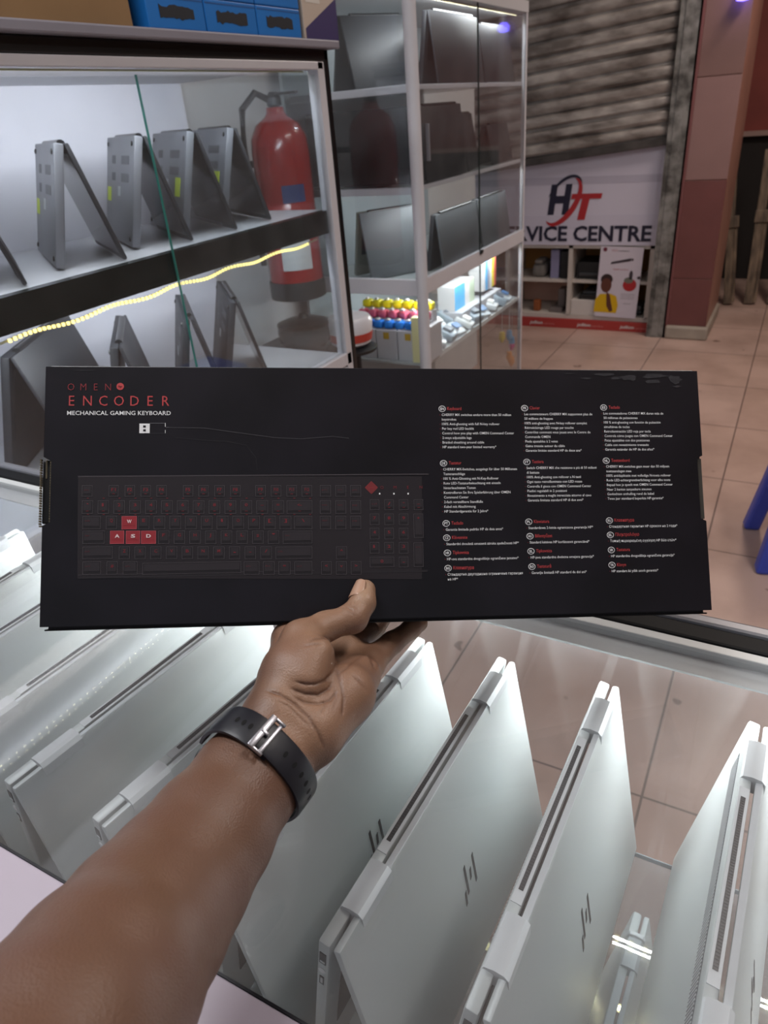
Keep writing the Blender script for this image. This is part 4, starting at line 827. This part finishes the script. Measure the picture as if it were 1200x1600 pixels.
for (hx, hy, code, head, lines) in TX:
    x, y = bx(hx, hy); r = .0027
    blob(mo, x, y, r*1.06, r*.94, PW, .0003, 22); blob(mo, x, y, r*.9, r*.76, CARD, .0004, 22)
    add_text(mo, code, x-.0015, y-.0010, .0021, PW, z=.0005, width=.0030, bold=.02)
    add_text(mr, head, x+.0042, y-.0010, .0027, PR, z=.0003, xs=.80, bold=.004)
    for k, ln in enumerate(lines):
        yy = y-.0058-k*.00372
        if ln[0] == '>': add_text(mw, ln[1:], x-.0004, yy, .0021, PW, z=.0003, xs=.93, bold=.004)
        else:
            add_text(mw, ln, x-.0004, yy, .0021, PW, z=.0003, xs=.93, bold=.004); rectp(mw, x-.0021, yy+.0006, x-.0015, yy+.0011, PRD)
mw.build('feature_text', kb); mr.build('language_headings', kb); mo.build('language_badges', kb)
# scuffs worn into the print near the top edge
mb = MB(); SCU = mat('scuffed_card', '2B282D', .6, 0, .5, .8, 160, col2='1C1920')
random.seed(5)
for (a, b, c, d) in ((925, 583, 962, 588), (952, 589, 975, 594), (965, 585, 1000, 596), (998, 584, 1045, 592), (1040, 586, 1068, 600), (1005, 593, 1035, 600), (905, 590, 925, 593), (880, 583, 900, 585), (112, 578, 150, 580), (1050, 602, 1066, 606)):
    p, q = bx(a, b), bx(c, d); n = 12; cx, cy, rx, ry = (p[0]+q[0])/2, (p[1]+q[1])/2, abs(q[0]-p[0])/2, abs(q[1]-p[1])/2
    mb.add([(cx+rx*math.cos(2*math.pi*i/n)*random.uniform(.6, 1.1), cy+ry*math.sin(2*math.pi*i/n)*random.uniform(.5, 1.2), .00025) for i in range(n)], [list(range(n))], SCU)
mb.build('scuff_marks', kb)
# ------------------------------------------------------------------ the arm and hand (one continuous skin grown round the bones)
def sdf_arm():
    S = []   # (p0, p1, r0, r1, blend)
    def cap(a, b, ra, rb, k=.008): S.append((np.array(a), np.array(b), ra, rb, k))
    perp = np.array((.78, .62, 0))
    fore = [(446, 1148, .462, .058, .040), (405, 1197, .440, .059, .042), (382, 1225, .430, .062, .046), (330, 1300, .402, .069, .054), (276, 1375, .375, .0745, .061), (226, 1443, .345, .079, .066), (160, 1538, .305, .083, .071), (85, 1645, .272, .085, .075), (-10, 1810, .238, .086, .078), (-130, 2132, .205, .086, .078)]
    for (a, b) in zip(fore[:-1], fore[1:]):
        pa, pb = P(*a[:3]), P(*b[:3]); 
        for s in (-1, 0, 1):
            ea, eb = (a[3]-a[4])/2, (b[3]-b[4])/2
            cap(pa+perp*s*ea, pb+perp*s*eb, a[4]/2, b[4]/2, .010)
    # palm
    cap(P(424, 1122, .466), P(440, 1060, .502), .0175, .0150, .012)
    cap(P(440, 1060, .505), P(452, 1000, .548), .0150, .0125, .010)
    cap(P(450, 1130, .47), P(497, 1010, .555), .0165, .0125, .012)
    cap(P(470, 1140, .47), P(536, 1014, .556), .0160, .0120, .012)
    cap(P(488, 1146, .468), P(573, 1040, .543), .0170, .0125, .012)
    cap(P(492, 1140, .464), P(540, 1085, .488), .0185, .0190, .012)
    cap(P(540, 1085, .490), P(565, 1055, .520), .0185, .0140, .010)
    # thenar and thumb
    cap(P(432, 1112, .462), P(455, 1050, .482), .0175, .0185, .010)
    cap(P(455, 1050, .482), P(474, 1004, .500), .0185, .0150, .010)
    cap(P(478, 1062, .470), P(494, 1022, .482), .0125, .0125, .009)
    cap(P(470, 1000, .502), P(508, 979, .515), .0138, .0102, .007)
    cap(P(508, 979, .515), P(551, 966, .524), .0102, .0106, .006)
    cap(P(551, 966, .524), P(567, 942, .532), .0106, .0094, .005)
    cap(P(567, 942, .532), P(570.5, 922, .5405), .0094, .0082, .004)
    # fingers: index, middle, ring go under the box and curl up behind it
    def fin(js, rs, k=.004):
        for i in range(len(js)-1): cap(P(*js[i]), P(*js[i+1]), rs[i], rs[i+1], k if i else .008)
    fin([(452, 998, .550), (478, 985, .600), (500, 950, .622), (512, 922, .622)], [.0125, .0095, .0085, .0075])
    fin([(498, 1008, .556), (540, 988, .604), (562, 950, .628), (572, 915, .625)], [.0122, .0096, .0085, .0075])
    fin([(538, 1014, .556), (583, 984, .600), (606, 950, .624), (612, 920, .622)], [.0118, .0094, .0083, .0073])
    fin([(572, 1040, .545), (613, 1004, .572), (641, 984, .592), (656, 974, .604)], [.0118, .0088, .0078, .0070])
    return S
def build_arm():
    S = sdf_arm(); h = .0016
    lo = np.min([np.minimum(s[0]-s[2], s[1]-s[3]) for s in S], 0)-.012; hi = np.max([np.maximum(s[0]+s[2], s[1]+s[3]) for s in S], 0)+.012
    n = np.ceil((hi-lo)/h).astype(int)+1; G = np.full(n, .03, np.float32)
    ax_ = [lo[i]+h*np.arange(n[i]) for i in range(3)]
    for (a, b, ra, rb, k) in S:
        m = .022; l = np.minimum(a-ra, b-rb)-m; u = np.maximum(a+ra, b+rb)+m
        i0 = np.clip(((l-lo)/h).astype(int), 0, n-1); i1 = np.clip(((u-lo)/h).astype(int)+2, 1, n)
        X = ax_[0][i0[0]:i1[0], None, None]-a[0]; Y = ax_[1][None, i0[1]:i1[1], None]-a[1]; Z = ax_[2][None, None, i0[2]:i1[2]]-a[2]
        d = b-a; dd = d.dot(d)+1e-12; t = np.clip((X*d[0]+Y*d[1]+Z*d[2])/dd, 0, 1)
        D = (np.sqrt((X-t*d[0])**2+(Y-t*d[1])**2+(Z-t*d[2])**2)-(ra+(rb-ra)*t)).astype(np.float32)
        g = G[i0[0]:i1[0], i0[1]:i1[1], i0[2]:i1[2]]
        q = np.clip(.5+.5*(g-D)/k, 0, 1); G[i0[0]:i1[0], i0[1]:i1[1], i0[2]:i1[2]] = g*(1-q)+D*q-k*q*(1-q)
    # surface nets
    ins = G < 0
    c = np.zeros(np.array(n)-1, np.int8); 
    for dx in (0, 1):
        for dy in (0, 1):
            for dz in (0, 1): c += ins[dx:n[0]-1+dx, dy:n[1]-1+dy, dz:n[2]-1+dz]
    act = (c > 0) & (c < 8); idx = np.argwhere(act); vid = np.full(act.shape, -1, np.int64); vid[act] = np.arange(len(idx))
    acc = np.zeros((len(idx), 3)); cnt = np.zeros(len(idx))
    cor = [(x, y, z) for x in (0, 1) for y in (0, 1) for z in (0, 1)]
    for p in cor:
        for k_ in range(3):
            if p[k_] == 0:
                q = list(p); q[k_] = 1
                ga = G[idx[:, 0]+p[0], idx[:, 1]+p[1], idx[:, 2]+p[2]]; gb = G[idx[:, 0]+q[0], idx[:, 1]+q[1], idx[:, 2]+q[2]]
                cr = (ga < 0) != (gb < 0); t = np.where(cr, ga/np.where(cr, ga-gb, 1), 0)
                pt = np.array(p, float)[None, :].repeat(len(idx), 0); pt[:, k_] = t
                acc += pt*cr[:, None]; cnt += cr
    V = lo+h*(idx+acc/cnt[:, None])
    faces = []
    for k_ in range(3):
        a_, b_ = [(1, 2), (2, 0), (0, 1)][k_]
        s0 = [slice(1, n[i]-1) for i in range(3)]; s0[k_] = slice(0, n[k_]-1); s1 = list(s0); s1[k_] = slice(1, n[k_])
        A = ins[tuple(s0)]; B = ins[tuple(s1)]; e = np.argwhere(A != B); sign = A[tuple(e.T)]
        off = np.ones(3, int); off[k_] = 0; e = e+off
        def at(da, db): q = e.copy(); q[:, a_] -= da; q[:, b_] -= db; return vid[q[:, 0], q[:, 1], q[:, 2]]
        f = np.stack([at(1, 1), at(0, 1), at(0, 0), at(1, 0)], 1); f[~sign] = f[~sign][:, ::-1]; faces.append(f)
    Fc = np.concatenate(faces); return V, Fc
V, Fc = build_arm()
me = bpy.data.meshes.new('person'); me.from_pydata([tuple(v) for v in V], [], Fc.tolist()); me.update()
tmp = bpy.data.objects.new('tmp', me); COL.objects.link(tmp)
md = tmp.modifiers.new('s', 'SMOOTH'); md.factor = .5; md.iterations = 4
md = tmp.modifiers.new('u', 'SUBSURF'); md.levels = 1; md.render_levels = 1
dg = bpy.context.evaluated_depsgraph_get(); me2 = bpy.data.meshes.new_from_object(tmp.evaluated_get(dg)); bpy.data.objects.remove(tmp)
nv = len(me2.vertices); W = np.empty(nv*3); me2.vertices.foreach_get('co', W); W = W.reshape(-1, 3)
NR = np.empty(nv*3); me2.vertices.foreach_get('normal', NR); NR = NR.reshape(-1, 3)
px_ = 600+F*W[:, 0]/W[:, 2]; py_ = 800+F*W[:, 1]/W[:, 2]
front = -np.einsum('ij,ij->i', NR, W)/np.linalg.norm(W, axis=1)
def c6(l): return [(280+x/2.857, 880+y/2.857) for x, y in l]
CRE = [(c6([(700, 455), (715, 520), (735, 600), (728, 700)]), .9, 1.6), (c6([(505, 525), (560, 541), (610, 541), (655, 522), (690, 478)]), 1.3, 2.0), (c6([(488, 555), (560, 584), (620, 588), (668, 560), (690, 520)]), 1.2, 2.0),
       (c6([(505, 592), (560, 622), (620, 628), (675, 612), (712, 560)]), .8, 1.8), (c6([(380, 565), (450, 585), (520, 630), (580, 690), (625, 765), (650, 835)]), 1.0, 2.0), (c6([(430, 610), (490, 640), (540, 690), (590, 740)]), .5, 1.8),
       (c6([(572, 352), (610, 335), (650, 332), (692, 348)]), .9, 1.8), (c6([(545, 372), (600, 362), (660, 360)]), .5, 1.5), (c6([(738, 192), (765, 205), (792, 222)]), .7, 1.5), (c6([(755, 180), (780, 192), (805, 205)]), .5, 1.4), (c6([(745, 210), (770, 225), (790, 245)]), .5, 1.4),
       (c6([(760, 488), (800, 520), (845, 578)]), .7, 1.6), (c6([(838, 395), (862, 435), (882, 492)]), 1.0, 1.8), (c6([(700, 398), (706, 440), (690, 472)]), 1.2, 2.2), (c6([(690, 372), (740, 345)]), .6, 1.6), (c6([(700, 500), (745, 470), (790, 430), (835, 402)]), .7, 2.0),
       (c6([(640, 590), (650, 640), (620, 690)]), .4, 1.5), (c6([(690, 540), (700, 600), (690, 660)]), .4, 1.5)]
disp = np.zeros(nv); near_ = (front > .05) & (py_ < 1200) & (px_ > 380)
for pl, dep, sg in CRE:
    dm = np.full(nv, 99.); endf = np.clip(np.minimum(np.hypot(px_-pl[0][0], py_-pl[0][1]), np.hypot(px_-pl[-1][0], py_-pl[-1][1]))/14, .12, 1)
    ii = np.where(near_)[0]
    for (x0, y0), (x1, y1) in zip(pl[:-1], pl[1:]):
        dx, dy = x1-x0, y1-y0; t = np.clip(((px_[ii]-x0)*dx+(py_[ii]-y0)*dy)/(dx*dx+dy*dy), 0, 1)
        dm[ii] = np.minimum(dm[ii], np.hypot(px_[ii]-x0-t*dx, py_[ii]-y0-t*dy))
    disp -= endf*dep*.00075*(np.exp(-(dm/sg)**2)+.45*np.exp(-(dm/(sg*2.6))**2))
W2 = W+NR*disp[:, None]
# palm side is paler than the back of the hand and the arm
palm = np.clip((1205-py_)/50, 0, 1)*np.clip((front+.15)/.45, 0, 1)*np.clip((px_-392-(1130-py_)*.12)/46, 0, 1)
tipw = np.exp(-(((px_-568)/16)**2+((py_-925)/22)**2))*(W[:, 2] < .57); palm = np.clip(palm, 0, 1)
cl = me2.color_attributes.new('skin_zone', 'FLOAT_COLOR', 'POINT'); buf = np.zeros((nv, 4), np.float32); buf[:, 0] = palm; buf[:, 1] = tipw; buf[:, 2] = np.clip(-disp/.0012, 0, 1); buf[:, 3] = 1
cl.data.foreach_set('color', buf.ravel())
WW = CAM+W2 @ R.T; base_ = CW(P(152, 1531, .302))
me2.vertices.foreach_set('co', (WW-base_).ravel()); me2.update(); me2.shade_smooth(); me2.materials.clear()
def skin_mat():
    m = bpy.data.materials.new('dark_brown_skin'); m.use_nodes = True; nt = m.node_tree; N = nt.nodes; L = nt.links; b = N['Principled BSDF']
    at = N.new('ShaderNodeAttribute'); at.attribute_name = 'skin_zone'; sp = N.new('ShaderNodeSeparateColor'); L.new(at.outputs['Color'], sp.inputs[0])
    tc = N.new('ShaderNodeTexCoord'); t = N.new('ShaderNodeTexNoise'); t.inputs['Scale'].default_value = 22; t.inputs['Detail'].default_value = 6; L.new(tc.outputs['Object'], t.inputs['Vector'])
    r = N.new('ShaderNodeValToRGB'); r.color_ramp.elements[0].position = .3; r.color_ramp.elements[1].position = .7; r.color_ramp.elements[0].color = lin('69493A'); r.color_ramp.elements[1].color = lin('6B4D3B'); L.new(t.outputs['Fac'], r.inputs[0])
    r2 = N.new('ShaderNodeValToRGB'); r2.color_ramp.elements[0].position = .3; r2.color_ramp.elements[1].position = .7; r2.color_ramp.elements[0].color = lin('876450'); r2.color_ramp.elements[1].color = lin('9A7860'); L.new(t.outputs['Fac'], r2.inputs[0])
    def mix(f, a, c):
        x = N.new('ShaderNodeMix'); x.data_type = 'RGBA'; L.new(f, x.inputs[0]); L.new(a, x.inputs[6])
        if isinstance(c, tuple): x.inputs[7].default_value = c
        else: L.new(c, x.inputs[7])
        return x.outputs[2]
    c1 = mix(sp.outputs[0], r.outputs[0], r2.outputs[0]); c2 = mix(sp.outputs[1], c1, lin('A5846B'))
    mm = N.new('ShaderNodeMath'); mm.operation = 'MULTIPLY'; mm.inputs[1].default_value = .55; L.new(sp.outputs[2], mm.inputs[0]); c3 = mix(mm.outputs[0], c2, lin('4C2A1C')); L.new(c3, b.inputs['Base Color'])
    b.inputs['Roughness'].default_value = .46; b.inputs['Subsurface Weight'].default_value = .08; b.inputs['Subsurface Radius'].default_value = (.01, .004, .002); b.inputs['Subsurface Scale'].default_value = .3
    v = N.new('ShaderNodeTexVoronoi'); v.inputs['Scale'].default_value = 900; L.new(tc.outputs['Object'], v.inputs['Vector'])
    t2 = N.new('ShaderNodeTexNoise'); t2.inputs['Scale'].default_value = 260; t2.inputs['Detail'].default_value = 3; L.new(tc.outputs['Object'], t2.inputs['Vector'])
    ad = N.new('ShaderNodeMath'); ad.operation = 'ADD'; L.new(v.outputs['Distance'], ad.inputs[0]); L.new(t2.outputs['Fac'], ad.inputs[1])
    bp = N.new('ShaderNodeBump'); bp.inputs['Strength'].default_value = .25; bp.inputs['Distance'].default_value = .0006; L.new(ad.outputs[0], bp.inputs['Height']); L.new(bp.outputs[0], b.inputs['Normal'])
    return m
me2.materials.append(skin_mat())
arm = bpy.data.objects.new('person', me2); COL.objects.link(arm); arm.location = tuple(base_)
tag(arm, 'bare left forearm and hand of a person holding up the black box', 'person')
# thumbnail: a curved plate on the outer side of the thumb tip
mb = MB(); a3, b3 = P(565.0, 936, .5345), P(570.5, 919, .5405); axn = _n(b3-a3); nd = np.array((-.62, -.12, -.78)); nd = _n(nd-axn*nd.dot(axn)); sd = np.cross(axn, nd)
vs = []; fs = []; nu, nw = 9, 9
for i in range(nu):
    for j in range(nw):
        u = i/(nu-1); th = math.radians(-48+96*j/(nw-1)); wsh = 1-.25*abs(u-.5)*2*abs(2*j/(nw-1)-1)
        c_ = a3+axn*(-.003+.0155*u*(1-.12*(2*j/(nw-1)-1)**2)); rr = .0098-.0014*u+(.0002 if 0 < j < nw-1 else -.0004)
        p = c_+rr*(nd*math.cos(th*wsh)+sd*math.sin(th*wsh))-nd*.0006; vs.append(tuple(CW(p)-base_))
for i in range(nu-1):
    for j in range(nw-1): fs.append((i*nw+j, i*nw+j+1, (i+1)*nw+j+1, (i+1)*nw+j))
mb.add(vs, fs, mat('nail', 'B9937C', .25, 0, .5, coat=.3)); nl = mb.build('thumbnail', arm); nl.data.shade_smooth(); md = nl.modifiers.new('t', 'SOLIDIFY'); md.thickness = .0006; nl['label'] = 'pale thumbnail'
# ------------------------------------------------------------------ wristwatch, buckle side facing up
A_ = _n(P(446, 1148, .462)-P(382, 1225, .43)); u_ = _n(np.cross(A_, (0, 0, 1.))); 
if u_[0] < 0: u_ = -u_
v_ = _n(np.cross(A_, u_)); 
if v_[2] < 0: v_ = -v_      # v_ points away from the camera
Cw = P(402, 1193, .4405); cw = CW(Cw)
e1, e2, e3 = R @ u_, R @ v_, R @ A_
if np.dot(np.cross(e1, e2), e3) < 0: pass
MW = Matrix(((e1[0], e2[0], e3[0], cw[0]), (e1[1], e2[1], e3[1], cw[1]), (e1[2], e2[2], e3[2], cw[2]), (0, 0, 0, 1)))
wt = thing('wristwatch', 'watch with black rubber strap and silver buckle worn round the wrist', 'watch', None); wt.matrix_world = MW if MW.determinant() > 0 else MW
FL = np.dot(np.cross(e1, e2), e3)
if FL < 0: MW = Matrix(((e1[0], e2[0], -e3[0], cw[0]), (e1[1], e2[1], -e3[1], cw[1]), (e1[2], e2[2], -e3[2], cw[2]), (0, 0, 0, 1))); wt.matrix_world = MW
AS = 1 if FL > 0 else -1     # sign of the hand-ward direction on local z
RUB = mat('black_rubber', '15161F', .42, 0, .5, 0, 20, .05, 200); STE = mat('brushed_buckle', 'B9B9C0', .3, .85)
def ring_pt(th):   # th = 0 at +u (ulnar), 90 = away side, -90 = camera side
    a, bf, bb = .0342, .0265, .0330
    c_, s_ = math.cos(th), math.sin(th); e = 2.3
    rx = a*math.copysign(abs(c_)**(2/e), c_); ry = (bb if s_ > 0 else bf)*math.copysign(abs(s_)**(2/e), s_); return rx, ry
def band(mb, t0, t1, wz, thick, m, n=40, out=0, zoff=0, taper=0):
    vs = []; fs = []
    for i in range(n+1):
        th = t0+(t1-t0)*i/n; x, y = ring_pt(th); x2, y2 = ring_pt(th+.01); tx, ty = x2-x, y2-y; l = math.hypot(tx, ty); nx, ny = ty/l, -tx/l
        w_ = wz/2*(1-taper*i/n)
        prof = [(0, -w_), (thick*.75, -w_), (thick, -w_*.8), (thick, w_*.8), (thick*.75, w_), (0, w_)]
        for (o2, z2) in prof: vs.append((x+nx*(o2+out), y+ny*(o2+out), z2+zoff))
    q = 6
    for i in range(n):
        for j in range(q): fs.append((i*q+j, i*q+(j+1) % q, (i+1)*q+(j+1) % q, (i+1)*q+j))
    fs += [list(range(q))[::-1], [n*q+j for j in range(q)]]; mb.add(vs, fs, m)
RD = math.radians
mb = MB(); band(mb, RD(-200), RD(-92), .0215, .0026, RUB); band(mb, RD(-112), RD(40), .0200, .0024, RUB, out=.0027)
sm(mb.build('strap', wt), 35)
mb = MB()
for th in [-140, -131, -122]+[-84, -72, -60, -49, -38, -28]:
    x, y = ring_pt(RD(th)); x2, y2 = ring_pt(RD(th)+.01); tx, ty = x2-x, y2-y; l = math.hypot(tx, ty); tx /= l; ty /= l; nx, ny = ty, -tx; oo = .0028 if th < -110 else .0053
    n = 12; mb.add([(x+nx*oo+tx*.0013*math.cos(2*math.pi*i/n), y+ny*oo+ty*.0013*math.cos(2*math.pi*i/n), .0022*math.sin(2*math.pi*i/n)) for i in range(n)], [list(range(n))], mat('strap_hole', '020203', .9))
mb.build('strap_holes', wt)
mb = MB(); th = RD(-104); x, y = ring_pt(th); x2, y2 = ring_pt(th+.01); tx, ty = x2-x, y2-y; l = math.hypot(tx, ty); tx /= l; ty /= l; nx, ny = ty, -tx
TB_ = Matrix(((tx, 0, nx, x+nx*.0062), (ty, 0, ny, y+ny*.0062), (0, 1, 0, 0), (0, 0, 0, 1)))
for (a0, a1, b0, b1) in ((-.0055, .0055, .0108, .0128), (-.0055, .0055, -.0128, -.0108), (-.0055, -.0030, -.0128, .0128)): mb.box(a0, a1, b0, b1, -.0014, .0010, STE, TB_, .0008)
mb.box(-.0050, .0010, -.0012, .0012, -.0005, .0016, STE, TB_, .0006); mb.box(.0018, .0046, -.0126, .0126, -.0015, -.0003, STE, TB_, .0006)
mb.box(-.0055, -.0010, -.0128, .0128, -.0008, .0011, STE, TB_, .0008)
tag(sm(mb.build('buckle', wt), 30), 'silver buckle')
mb = MB(); x, y = ring_pt(RD(115)); 
TC = Matrix.Translation((-.009, .0325, 0)) @ Matrix.Rotation(RD(6), 4, 'Z') @ Matrix.Rotation(-math.pi/2, 4, 'X')
mb.lathe([(.001, -.001), (.0185, 0), (.0205, .002), (.0205, .008), (.018, .0095), (.001, .0098)], mat('watch_case', '2C2D33', .25, .7), 40, TC); sm(mb.build('watch_case', wt), 30)
mb = MB(); mb.lathe([(.001, .0099), (.017, .0099), (.0168, .0103), (.001, .0104)], SCREEN, 40, TC); mb.build('watch_glass', wt)
